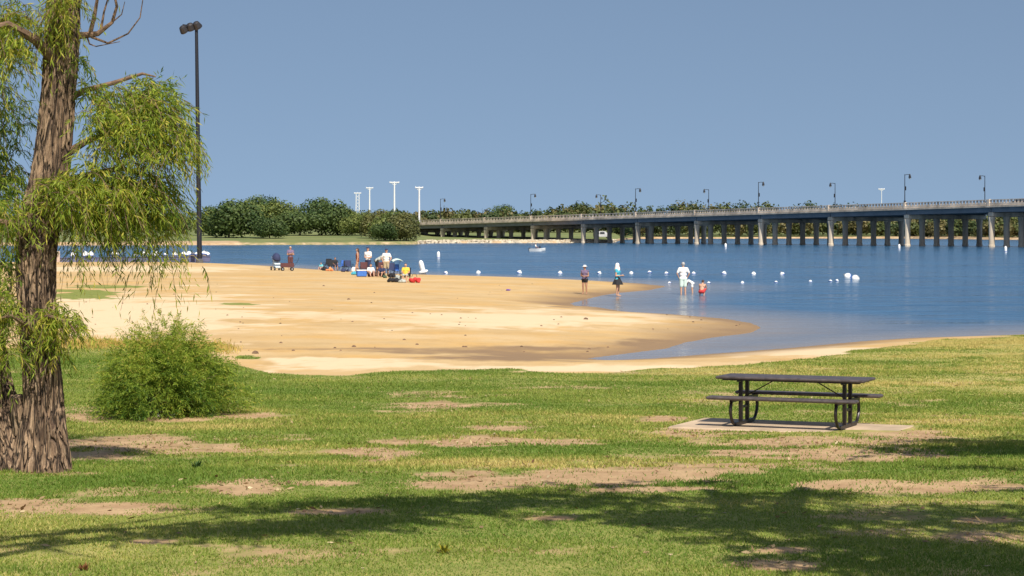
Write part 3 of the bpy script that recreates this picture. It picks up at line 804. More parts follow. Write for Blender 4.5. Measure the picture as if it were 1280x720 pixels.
TREES = [ # px, top, base, depth, width px, kind, label
 (205,262,292,640,34,1,'hazy small tree, leftmost of those between the willow and the light pole'),
 (226,262,294,600,26,1,'thin green tree just left of the light pole base'),
 (262,252,296,575,36,1,'mid green tree just right of the light pole'),
 (286,247,296,545,60,0,'broad dark oak nearest the sandy bank'),
 (312,240,292,620,46,1,'tall bright oak rising behind the broad dark oak'),
 (330,239,290,650,40,0,'dark treetop forming the left hump of the far grove'),
 (337,268,298,540,36,0,'low dark bushy tree standing forward on the far lawn'),
 (352,248,292,620,44,1,'yellow green tree in the middle of the far grove'),
 (375,255,296,580,46,0,'dark tree with a rounded crown, middle of the far lawn'),
 (402,242,295,590,52,0,'tallest dark oak at the right hump of the far grove'),
 (422,250,295,600,36,0,'dark oak adjoining the tallest one on its right'),
 (440,258,296,600,34,1,'small green tree below the lattice power pole'),
 (456,256,298,580,38,1,'mid green tree between the two left power poles'),
 (473,258,301,545,36,2,'olive shrubby tree at the right end of the far lawn'),
 (492,258,304,520,42,1,'dense shoreline tree under the tallest white power pole'),
 (508,262,305,512,36,2,'olive shoreline tree beside the bridge abutment'),
 (482,272,305,510,30,0,'low dark shoreline bush left of the bridge abutment'),
 (628,252,282,760,26,0,'dark rounded tree rising above the left half of the bridge'),
]
for k, (px, yt, yb, d, w, kind, lab) in enumerate(TREES):
    far_tree('shore_tree', lab, px, yt, yb, d, w, kind, k % 4, k*1.3)
for k, (px, yt, d, w) in enumerate([(20,262,640,46),(70,258,650,50),(120,264,640,44),(165,262,655,40),(-40,258,640,60),(-110,262,650,60)]):
    far_tree('shore_tree', f'distant tree seen through the willow leaves, {ORD[k]} of that row', px, yt, 294, d, w, k % 2, k % 4, k)
# the wood behind the bridge, one mass
M_wood = [leafmat('wood_dark', (.035,.060,.024), (.085,.115,.040), None, .25), leafmat('wood_green', (.065,.090,.030), (.165,.180,.055), None, .25), leafmat('wood_olive', (.105,.105,.042), (.26,.215,.085), None, .25)]
def build_wood():
    rs = np.random.RandomState(55); out = {0:Leaves(),1:Leaves(),2:Leaves()}
    def one(px, ytop, d, wpx, kind, n=520):
        x = (px-640)/F*d; zg = far_z(x, d); zt = CAMZ-(ytop-HOR)/F*d; H = max(zt-zg, 2.0); w = wpx/F*d
        v, f, t = crown_arrays(rs, n, w*1.6, H*1.45, w*1.4, 1.0, 9)
        v = v + np.array([x, d, zg-.23*H]); out[kind].add(v, f, t)
    TX = [500,540,580,620,660,700,720,745,790,830,835,870,920,960,985,1010,1040,1060,1100,1160,1220,1280,1500]
    TY = [262,262,264,262,263,256,251,252,255,259,251,250,252,252,259,255,253,258,262,263,263,262,262]
    for px in np.arange(500, 1500, 8.5):
        e_ = float(far_edge(px)) if px > 775 else 700
        e_ = max(e_, 700)
        yt = float(np.interp(px, TX, TY))
        for row in range(3):
            d = e_+8+row*22+rs.uniform(0,14)
            y_ = yt + (11, 5, -2)[row] + rs.uniform(-4, 3.5)
            kind = rs.choice([0,1,2], p=[.15,.45,.40] if row < 2 else [.5,.35,.15])
            one(px+rs.uniform(-4,4), y_, d, rs.uniform(18,30), kind, 620 if row < 2 else 850)
    for k, nm in ((0,'dark'),(1,'green'),(2,'olive')):
        o = out[k].build('distant_wood', M_wood[k]); tag(o, f'far wood behind the bridge, its {nm} treetops', 'wood', kind='stuff')
build_wood()

# rocks along the far shore under the left half of the bridge
def build_riprap():
    rs = np.random.RandomState(6); m = MB()
    for k in range(900):
        px = rs.uniform(522, 770); d = float(far_edge(px))+rs.uniform(-.6, 3.2)
        s = rs.uniform(.25,.75); x = (px-640)/F*d; z = far_z(x, d)
        Mr = Matrix.Rotation(rs.uniform(0,6.28), 3, 'Z')
        m.lathe([(s*.4,-.3*s),(s*.62,.0),(s*.55,.25*s),(s*.25,.45*s)], (x, d, z), 6, Mr)
    tag(m.build('shoreline_rocks', paint('pale_rock', (.50,.43,.32), .95, .35, .8)), 'pale rocks lining the far shore under the bridge', 'rocks', kind='stuff')
build_riprap()

# ------------------------------------------------------------------ power poles and other far uprights
def power_pole(px, ytop, d, label, wide, lattice=False, wpole=.55):
    x = (px-640)/F*d; zg = far_z(x, d); H = CAMZ-(ytop-HOR)/F*d - zg
    root = tag(empty('power_pole', (x, d, zg)), label, 'pole', 'pale power poles behind the far trees')
    m = MB()
    if lattice:
        for sx in (-.6,.6):
            m.tube([(sx*1.4,0,-.3),(sx,0,H)], .16, 6)
        k = 0; z = .5
        while z < H-1.5:
            m.tube([(-.7,0,z),(.7,0,z+1.4)], .07, 4); m.tube([(.7,0,z),(-.7,0,z+1.4)], .07, 4); z += 1.4
    else: m.tube([(0,0,-.3),(0,0,H)], [wpole*.62, wpole*.42], 10)
    m.build('pole', M_white, root)
    m = MB(); m.box((0,0,H-.15), (wide,.5,.4), None, .08); arm = m.build('crossarm', M_white, root)
    if not lattice:
        for s_ in (-1,1):
            m = MB(); m.tube([(s_*.2,0,H-.9),(s_*wide*.36,0,H-.3)], .08, 5); m.build('brace', M_white, arm)
    for s_ in (-.45,0,.45):
        m = MB(); m.lathe([(.05,0),(.1,.05),(.1,.15),(.04,.22)], (s_*wide,0,H+.04), 7); m.build('insulator', M_white, arm)
power_pole(447, 241, 900, 'pale lattice power pole, leftmost of the four', 3.0, True)
power_pole(462, 234.5, 880, 'pale slim power pole, second of the four from the left', 3.0)
power_pole(493, 227.5, 700, 'tallest white power pole with braced crossarm', 3.2)
power_pole(524, 234, 640, 'white power pole beside the left end of the bridge', 2.4)
power_pole(1102, 236, 1000, 'slim pale mast seen far beyond the bridge railing', 3.0, wpole=.3)

# ------------------------------------------------------------------ beach light pole
def light_pole():
    d = 202.0; x = (249.5-640)/F*d; z0 = gz(x, d)
    root = tag(empty('light_pole', (x, d, z0)), 'very tall dark steel light pole with floodlights on top', 'light pole')
    H = CAMZ-(34-HOR)/F*d - z0
    lean = (245.5-249.5)/F*d
    m = MB(); m.lathe([(.34,-.3),(.34,.3),(.27,.35)], (0,0,0), 12); m.build('base', paint('pole_footing', (.10,.10,.10), .9), root)
    m = MB(); m.tube([(0,0,.4),(lean*.5,0,H*.5),(lean,0,H)], [.24,.20,.15], 12); m.build('pole', M_dark, root, True)
    m = MB(); m.box((lean-.45,0,H+.1), (1.7,.14,.14), Matrix.Rotation(R(8),3,'Y')); m.build('crossbar', M_dark, root)
    Mb = paint('lamp_housing', (.05,.045,.045), .4, .2, 6, .4, 0)
    for k, (dx, dz, ry) in enumerate(((.05,.1,-25),(-.55,-.05,-15),(-1.2,-.28,-30))):
        Mr = Matrix.Rotation(R(ry),3,'Y') @ Matrix.Rotation(R(35),3,'X')
        m = MB(); m.lathe([(.12,.35),(.3,.25),(.42,-.15),(.44,-.3)], (lean+dx,-.15,H+dz+.1), 12, Mr); h = m.build('floodlight', Mb, root)
        m = MB(); m.lathe([(.40,-.302),(.38,-.34)], (lean+dx,-.15,H+dz+.1), 12, Mr); m.build('lens', M_glass, h)
light_pole()

# ------------------------------------------------------------------ picnic table on its slab
def picnic_table():
    g = on_ground(994, 535); RZ = R(-24)
    M_slab = paint('concrete_slab', (.50,.375,.25), .9, .3, 1.5, bump=.25)
    M_top = paint('table_coating', (.085,.068,.066), .5, .4, 9, .1, .2)
    M_leg = paint('table_legs', (.022,.016,.015), .4, .2, 12, .2, .05)
    slab = MB(); slab.box((0.05,-.02,-.065), (3.45,1.75,.2), None, .02)
    so_ = slab.build('concrete_slab', M_slab); so_.location = g+Vector((-.1,.0,.0)); so_.rotation_euler = (0,0,RZ)
    tag(so_, 'pale concrete slab under the picnic table', 'slab')
    for k in range(2):
        pass
    z0 = .04
    root = tag(empty('picnic_table', g+Vector((0,0,z0)), RZ), 'dark coated steel picnic table with attached benches on a concrete slab', 'picnic table')
    m = MB(); m.box((0,0,.735), (2.36,.76,.045), None, .016); top = m.build('tabletop', M_top, root)
    m = MB()
    for y in (-.25,0,.25): m.box((0,y,.700), (2.2,.04,.024))
    m.build('underframe', M_leg, top)
    for s_ in (-1,1):
        m = MB(); m.box((-.02 if s_ < 0 else .02, s_*.66,.445), (2.36,.26,.05), None, .018); m.build('bench_seat', M_top, root)
    for s_ in (-1,1):
        x = s_*.83
        m = MB(); m.box((x,0,.40), (.05,1.3,.045)); m.box((x,0,.27), (.04,.34,.035)); m.box((x,0,.69), (.045,.6,.035)); m.box((x,0,.03), (.05,.95,.05))
        fr = m.build('end_frame', M_leg, root)
        for y in (-.165,.165):
            m = MB(); m.box((x,y,.35), (.055,.055,.66)); m.build('post', M_leg, fr)
        for t in (-1,1):
            m = MB(); pts = []
            for k in range(11):
                a = k/10.0
                yy_ = .60 + .085*math.sin(math.pi*a)**.9 - .06*(1-a)**3*1.5
                pts.append((x, t*(yy_-.06*(a<.001)), .02+.40*a))
            m.tube([(x,t*.40,.025)]+pts, .026, 8); m.build('bench_leg', M_leg, root, True)
        m = MB(); m.tube([(x,0,.42),(x-s_*.50,0,.695)], .010, 6); m.build('diagonal_brace', M_leg, root)
picnic_table()

# ------------------------------------------------------------------ lawn blades, litter and weeds
def grid_sample(A, x, y):
    r = np.interp(y, rows, np.arange(len(rows))); h = np.interp(y, rows, hw)
    c = np.interp(x/h, uu, np.arange(NU))
    r0 = np.clip(r.astype(int), 0, len(rows)-2); c0 = np.clip(c.astype(int), 0, NU-2); fr = r-r0; fc_ = c-c0
    return A[r0,c0]*(1-fr)*(1-fc_)+A[r0+1,c0]*fr*(1-fc_)+A[r0,c0+1]*(1-fr)*fc_+A[r0+1,c0+1]*fr*fc_
def build_grass():
    rs = np.random.RandomState(12)
    N = 1750000
    # more blades close by: density falls with distance
    lo, hi = 9.0, 66.0
    u_ = rs.uniform(0,1,N); k = .55
    d = (lo**k+u_*(hi**k-lo**k))**(1/k)
    x = (.255*d+2.6)*rs.uniform(-1,1,N)
    sand = grid_sample(SAND, x, d); dirt = grid_sample(DIRT, x, d); dry = grid_sample(DRY, x, d); s = grid_sample(GS, x, d)
    pn = fbm(x*2.2, d*2.2, 3, 41); pb = fbm(x*.5, d*.9, 3, 43)
    cover = np.clip(1.15 - 1.12*sstep(.2,.95,dirt+(pn-.5)*1.3) - 1.6*sstep(.2,.6,sand+(pn-.5)*.5), 0, 1)*(.55+.6*pb)*(s > .35)
    g = on_ground(994,535); rx = x-g.x; ry = d-g.y; c_, s_ = math.cos(R(24)), math.sin(R(24))
    lx = rx*c_-ry*s_; ly = rx*s_+ry*c_
    cover[(np.abs(lx+.05) < 1.86) & (np.abs(ly) < .9)] = 0
    keep = rs.uniform(0,1,N) < cover
    x, d, dry, pb, pn = x[keep], d[keep], dry[keep], pb[keep], pn[keep]
    n = len(x); z = grid_sample(GZ, x, d)-.004
    h = .025*rs.uniform(.5,1.5,n)*(.4+1.3*pb)*np.clip(d/22,.9,1.2)
    w = .0046*np.clip((d/14.0),.8,2.3)*rs.uniform(.7,1.3,n)
    a = rs.uniform(0,2*np.pi,n); lean = rs.normal(0,.55,(n,2))*h[:,None]
    v = np.empty((n,3,3),np.float32)
    v[:,0] = np.stack([x-np.cos(a)*w, d-np.sin(a)*w, z],-1); v[:,1] = np.stack([x+np.cos(a)*w, d+np.sin(a)*w, z],-1)
    v[:,2] = np.stack([x+lean[:,0], d+lean[:,1], z+h],-1)
    pl = fbm(x*.22, d*.45, 4, 47)
    t = np.clip(.30+.35*(pb-.5)+2.0*(pl-.5)+.5*dry*(pn>.35)+rs.normal(0,.17,n)+(rs.uniform(0,1,n)<.035)*.5, 0, 1)
    o = link_mesh('grass', np_mesh('grass', v.reshape(-1,3), np.arange(n*3).reshape(n,3), M_blade, {'tint':np.repeat(t,3)}))
    tag(o, 'short mown grass covering the lawn in uneven tufts', 'grass', kind='stuff')
    # dead leaves and crumbs on bare patches
    N = 42000; d = (lo**1.0+rs.uniform(0,1,N)*(52-lo)); x = d*rs.uniform(-.27,.27,N)
    dirt = grid_sample(DIRT,x,d); sand = grid_sample(SAND,x,d)
    keep = (rs.uniform(0,1,N) < (.02+.35*dirt*(fbm(x*.6,d*.6,3,91)>.5)))*(sand<.3); x = x[keep]; d = d[keep]; n = len(x)
    z = grid_sample(GZ,x,d)+.012
    p = np.stack([x,d,z],-1); dr = unit(rs.normal(size=(n,3))*np.array([1,1,.25])); sd = unit(np.cross(dr, np.array([0,0,1.0])+rs.normal(0,.4,(n,3))))
    v, f = leaf_quads(p, dr, sd, .075*rs.uniform(.5,1.4,n), .035*rs.uniform(.5,1.3,n))
    ml = leafmat('dead_leaf', (.16,.085,.04), (.48,.36,.19), (.60,.50,.30), .15)
    o = link_mesh('leaf_litter', np_mesh('leaf_litter', v, f, ml, {'tint':np.repeat(rs.uniform(0,1,n),4)}))
    tag(o, 'dry fallen leaves scattered over bare earth', 'leaf litter', kind='stuff')
build_grass()
def weed(px, py, label, size, c0, c1, seed):
    rs = np.random.RandomState(seed); g = on_ground(px, py)
    n = 26; a = rs.uniform(0,6.28,n); el = rs.uniform(.2,1.3,n)
    dr = np.stack([np.cos(a)*np.cos(el),np.sin(a)*np.cos(el),np.sin(el)],-1)
    p = dr*size*.15*rs.uniform(0,1,(n,1))
    sd = unit(np.cross(dr, np.array([0,0,1.0])+.01))
    v, f = leaf_quads(p, dr, sd, size*rs.uniform(.6,1.1,n), size*.3*rs.uniform(.7,1.2,n))
    o = link_mesh('weed', np_mesh('weed', v, f, leafmat('weed_leaf', c0, c1), {'tint':np.repeat(rs.uniform(0,1,n),4)}), None, g)
    tag(o, label, 'weed')
weed(555,692,'small yellow flowering weed in the near grass',.10,(.16,.18,.02),(.5,.42,.04),1)
weed(105,714,'small reddish dry weed at the bottom left of the lawn',.08,(.20,.07,.03),(.34,.16,.06),2)
weed(246,586,'small dark leafy weed near the bare patch by the willow',.12,(.03,.07,.015),(.07,.13,.03),3)


def beach_tufts():
    "tall yellow grass where the lawn ends at the beach, left of the bush"
    rs = np.random.RandomState(71); P0 = []
    for k in range(520):
        px = rs.uniform(60,285); py = 432+6*rs.normal()*.5+np.interp(px,[60,200,310],[-1,1,6])
        P0.append(on_ground(px, py))
    P0 = np.array([list(p) for p in P0]); P0 = np.repeat(P0, 14, 0); n = len(P0)
    p = P0+np.stack([rs.normal(0,.18,n),rs.normal(0,.18,n),np.zeros(n)],-1)
    dr = unit(np.stack([rs.normal(0,.35,n),rs.normal(0,.35,n),np.ones(n)],-1)); sd = unit(np.cross(dr, rs.normal(size=(n,3))))
    v, f = leaf_quads(p, dr, sd,   .13*rs.uniform(.4,1.3,n), .02*rs.uniform(.7,1.4,n))
    o = link_mesh('beach_grass', np_mesh('beach_grass', v, f, leafmat('dry_grass', (.40,.32,.07), (.66,.47,.15)), {'tint':np.repeat(rs.uniform(0,1,n),4)}))
    tag(o, 'tall yellow grass edging the sand left of the bush', 'grass', kind='stuff')
beach_tufts()

# ------------------------------------------------------------------ floats and buoys
M_float = paint('float_white', (.80,.80,.78), .45, .06, 5, 0, 0)
M_fblue = paint('float_blue', (.05,.13,.42), .45, .1, 5, 0, 0)
M_rope = paint('rope', (.35,.32,.26), .9)
mb_ = MB(); mb_.lathe([(.05,-.10),(.17,-.07),(.24,.02),(.21,.12),(.12,.22),(.03,.27)], (0,0,0), 14); FLOAT = mb_.mesh('float', M_float, True)
mb_ = MB(); mb_.lathe([(.20,-.045),(.245,-.02),(.252,.02),(.225,.05)], (0,0,0), 14); BAND = mb_.mesh('band', M_fblue, True)
mb_ = MB(); mb_.tube([(-.04,0,.25),(-.04,0,.33),(.04,0,.33),(.04,0,.25)], .012, 5); EYE = mb_.mesh('lifting_eye', M_rope)
rq = random.Random(8)
def swim_float(px, py, s, label, group, tilt=0):
    x, y = W(px, py)
    root = tag(empty('swim_float', (x, y, 0)), label, 'buoy', group)
    root.scale = (s,s,s); root.rotation_euler = (tilt*.5, tilt, rq.uniform(0,6))
    link_mesh('float', FLOAT, root); link_mesh('band', BAND, root); link_mesh('lifting_eye', EYE, root)
for n, (px, py) in enumerate([(557,342),(598,341.5),(649,341.5),(700,342),(749,342),(789,342),(812,341.5),(833,342.5),(867,342.5),(905,342.5),(942,343),(978,343.5)]):
    swim_float(px, py, .68+.22*rq.random(), f'white dome float in the far swim line, {ORD[n]} from the left', 'floats of the swimming line', rq.uniform(-.5,.5))
for n, (px, py) in enumerate([(837,354.5),(886,354.5),(928,354),(970,353.5),(1013,352.5),(1038,352),(1046,351.5)]):
    swim_float(px, py, .5, f'small white float in the nearer float line, {ORD[n]} from the left', 'floats of the nearer line', rq.uniform(-.5,.5))
for px, py, lab in ((1060,346.5,'left one of two tipped blue and white floats out on the lake'),(1069,349,'right one of two tipped blue and white floats out on the lake')):
    swim_float(px, py, 1.25, lab, 'tipped pair of floats', 1.0)
mb_ = MB(); mb_.lathe([(.05,-.5),(.19,-.45),(.19,.55),(.17,.75),(.10,.86),(.02,.9)], (0,0,0), 14); BB = mb_.mesh('body', M_float, True)
mb_ = MB(); mb_.lathe([(.12,-.12),(.36,-.09),(.38,.0),(.34,.08),(.2,.1)], (0,0,0), 16); BC = mb_.mesh('collar', M_float, True)
mb_ = MB(); mb_.lathe([(.186,.10),(.194,.12),(.194,.18),(.186,.20)], (0,0,0), 14); BS = mb_.mesh('stripe', M_fblue, True)
def marker_buoy(loc, label, s, tilt=0, rz=0, group='white marker buoys on the lake'):
    root = tag(empty('marker_buoy', loc), label, 'buoy', group)
    root.scale = (s,)*3; root.rotation_euler = (0, tilt, rz)
    link_mesh('body', BB, root)
    if group is None: link_mesh('collar', BC, root)
    else: link_mesh('stripe', BS, root)
for px, py, s, lab in ((548,324,1.0,'white marker buoy floating behind the beach party'),(907,311,1.1,'small white marker buoy far out, left one before the bridge piers'),
                       (1124,312.5,1.1,'small white marker buoy far out, middle one before the bridge piers'),(1257,316,1.1,'white marker buoy far out near the right edge')):
    x, y = W(px, py); marker_buoy((x, y, 0), lab, s)
gb = on_ground(529, 342.5)
marker_buoy(gb+Vector((0,0,.18)), 'large white buoy leaning at the edge of the sand', 1.0, R(-14), .2, None)

# small white boat far out
def boat():
    x, y = W(671.5, 314.2)
    root = tag(empty('small_boat', (x,y,0), R(-20)), 'small white motorboat with two people aboard far out', 'boat')
    m = MB(); secs = []
    for t in np.linspace(0,1,9):
        xx = -1.15+2.5*t; w = .55*(1-max(0,(t-.45)/.55)**2.2)+.02; zk = -.18+.30*max(0,(t-.6)/.4)**2; zs = .38+.16*t*t
        secs.append([(xx,0,zk),(xx,w*.75,zk+.14),(xx,w,zs),(xx,w*.86,zs+.02),(xx,w*.6,zk+.25),(xx,0,zk+.22),(xx,-w*.6,zk+.25),(xx,-w*.86,zs+.02),(xx,-w,zs),(xx,-w*.75,zk+.14)])
    v = [p for s_ in secs for p in s_]; f = []
    for i in range(8):
        for k in range(10): f.append((i*10+k, i*10+(k+1)%10, i*10+10+(k+1)%10, i*10+10+k))
    f.append(tuple(range(9,-1,-1))); f.append(tuple(range(80,90)))
    m.add(v,f); m.build('hull', M_white, root, True)
    m = MB(); m.box((.45,0,.66), (.08,.7,.35), Matrix.Rotation(R(-20),3,'Y'), .02); m.build('windscreen', M_carglass, root)
    m = MB(); m.box((-1.3,0,.3), (.22,.3,.55), None, .06); m.build('outboard_motor', M_dark, root)
    m = MB(); m.box((-.2,0,.3), (.4,.8,.2), None, .04); m.build('seat', M_white, root)
    return root, Vector((x,y,0))
boat_root, boat_pos = boat()

# ------------------------------------------------------------------ low wall with floats at the left water's edge
def low_wall():
    d0 = 197.0
    Mw = paint('wall_bluegrey', (.10,.11,.20), .85, .2, 1.0); Mp = paint('post_concrete', (.55,.42,.34), .9, .15, 2)
    x0 = (74-640)/F*d0; x1 = (262-640)/F*206.0
    a = Vector((x0,d0,0)); b = Vector((x1,206.0,0)); dr = (b-a).normalized(); L = (b-a).length
    root = tag(empty('low_wall', a+Vector((0,0,gz(a.x,a.y))), math.atan2(dr.y,dr.x)), 'low dark blue wall along the water at the left of the beach', 'wall')
    m = MB(); m.box((L/2,0,.12), (L,.35,.5), None, .04); m.build('wall', Mw, root)
    m = MB(); m.box((L/2,0,.39), (L+.1,.45,.06), None, .02); m.build('coping', Mw, root)
    m = MB(); m.box((-.55,-.1,.45), (.9,.7,1.1), None, .06); m.build('end_post', Mp, root)
    rw = random.Random(5); n = 0
    zz = gz(a.x,a.y)+.42
    spots = [.09,.17,.20,.35,.37,.50,.56,.62,.64,.70,.76,.82,.86,.88,.91,.93,.96,.985]
    for k, t in enumerate(spots):
        p = a+dr*L*t; s = rw.uniform(1.0,1.5)
        r2 = tag(empty('stored_float', (p.x, p.y-.02, zz+.10*s), rw.uniform(0,6)), f'blue and white float resting on the low wall, {ORD[k]} from the willow', 'buoy', 'floats stored along the low wall')
        r2.scale = (s,)*3; r2.rotation_euler = (rw.uniform(-.25,.25),rw.uniform(-.25,.25),rw.uniform(0,6))
        o = link_mesh('float', FLOAT, r2); link_mesh('band', BAND, r2); link_mesh('lifting_eye', EYE, r2)
low_wall()

# ------------------------------------------------------------------ people
def capblob(name, caps, mat, parent, voxel=.018, smooth=3):
    m = MB()
    for c in caps: m.capsule(*c)
    o = m.build(name, mat, parent)
    r = o.modifiers.new('remesh', 'REMESH'); r.mode = 'VOXEL'; r.voxel_size = voxel; r.use_smooth_shade = True
    s = o.modifiers.new('smooth', 'SMOOTH'); s.factor = .5; s.iterations = smooth
    return o
SKIN = {'fair':paint('skin_fair',(.52,.30,.20),.55,.06,6,0,0), 'tan':paint('skin_tan',(.40,.21,.13),.55,.06,6,0,0)}
HAIR = {'brown':paint('hair_brown',(.06,.028,.016),.6,.2,20), 'black':paint('hair_black',(.018,.015,.014),.5,.2,20), 'grey':paint('hair_grey',(.40,.38,.36),.6,.2,20)}
M_eye = paint('eye_dark',(.02,.015,.012),.3,.1,5,0,0); M_lip = paint('lip',(.36,.13,.10),.5,.1,5,0,0)
def cloth(name, c): return paint('cloth_'+name, c, .85, .12, 9, 0, .2)
V = Vector
def pose_points(H, kind):
    "joint positions for a figure of height H facing +y, x to its right; feet (or seat) at z = 0"
    J = dict(pel=V((0,0,.525)), chest=V((0,.005,.74)), neck=V((0,.0,.845)), head=V((0,.012,.925)))
    sh, hp = .108, .052
    J['shL'], J['shR'] = V((-sh,0,.805)), V((sh,0,.805)); J['hpL'], J['hpR'] = V((-hp,0,.51)), V((hp,0,.51))
    J['knL'], J['knR'] = V((-.058,.012,.28)), V((.058,.012,.28)); J['anL'], J['anR'] = V((-.062,-.012,.045)), V((.062,-.012,.045))
    J['elL'], J['elR'] = V((-.135,-.01,.63)), V((.135,-.01,.63)); J['wrL'], J['wrR'] = V((-.13,.035,.485)), V((.13,.035,.485))
    J['ftL'], J['ftR'] = V((-.07,.075,.018)), V((.07,.075,.018))
    if kind == 'folded':
        J['elL'], J['elR'] = V((-.140,.03,.64)), V((.140,.03,.64)); J['wrL'], J['wrR'] = V((.03,.11,.66)), V((-.03,.13,.69))
    if kind == 'front':
        J['elL'], J['elR'] = V((-.135,-.0,.63)), V((.135,.0,.63)); J['wrL'], J['wrR'] = V((-.06,.14,.63)), V((.05,.15,.645))
    if kind == 'hips':
        J['elL'], J['elR'] = V((-.18,-.01,.66)), V((.18,-.01,.66)); J['wrL'], J['wrR'] = V((-.125,.03,.545)), V((.125,.03,.545))
    if kind == 'step':
        J['knL'] = V((-.055,.06,.285)); J['anL'] = V((-.058,.09,.045)); J['ftL'] = V((-.06,.175,.018)); J['anR'] = V((.06,-.07,.05)); J['ftR'] = V((.065,.015,.018))
    if kind == 'bend':
        J['chest'] = V((0,.17,.635)); J['neck'] = V((0,.26,.66)); J['head'] = V((0,.335,.665))
        for s_, n in ((-1,'L'),(1,'R')):
            J['sh'+n] = V((s_*sh,.235,.645)); J['el'+n] = V((s_*.12,.26,.47)); J['wr'+n] = V((s_*.08,.31,.335))
        J['pel'] = V((0,-.03,.525))
    if kind == 'sit':        # on a low seat, seat height .24
        J['pel'] = V((0,0,.27)); J['chest'] = V((0,-.035,.475)); J['neck'] = V((0,-.03,.58)); J['head'] = V((0,-.01,.66))
        for s_, n in ((-1,'L'),(1,'R')):
            J['hp'+n] = V((s_*hp,0,.26)); J['kn'+n] = V((s_*.07,.23,.285)); J['an'+n] = V((s_*.07,.27,.045)); J['ft'+n] = V((s_*.075,.35,.018))
            J['sh'+n] = V((s_*sh,-.035,.54)); J['el'+n] = V((s_*.14,.02,.385)); J['wr'+n] = V((s_*.09,.15,.35))
    if kind == 'ground':     # sitting on the ground, knees drawn up
        J['pel'] = V((0,0,.065)); J['chest'] = V((0,.02,.275)); J['neck'] = V((0,.045,.38)); J['head'] = V((0,.065,.46))
        for s_, n in ((-1,'L'),(1,'R')):
            J['hp'+n] = V((s_*hp,.01,.06)); J['kn'+n] = V((s_*.08,.20,.195)); J['an'+n] = V((s_*.07,.28,.04)); J['ft'+n] = V((s_*.075,.36,.018))
            J['sh'+n] = V((s_*sh,.035,.345)); J['el'+n] = V((s_*.145,.09,.21)); J['wr'+n] = V((s_*.09,.20,.20))
    if kind == 'crouch':
        J['pel'] = V((0,-.02,.19)); J['chest'] = V((0,.08,.38)); J['neck'] = V((0,.14,.47)); J['head'] = V((0,.19,.54))
        for s_, n in ((-1,'L'),(1,'R')):
            J['hp'+n] = V((s_*hp,-.01,.18)); J['kn'+n] = V((s_*.09,.18,.27)); J['an'+n] = V((s_*.075,.03,.045)); J['ft'+n] = V((s_*.08,.115,.018))
            J['sh'+n] = V((s_*sh,.115,.435)); J['el'+n] = V((s_*.13,.21,.31)); J['wr'+n] = V((s_*.07,.28,.20))
    return {k: v*H for k, v in J.items()}
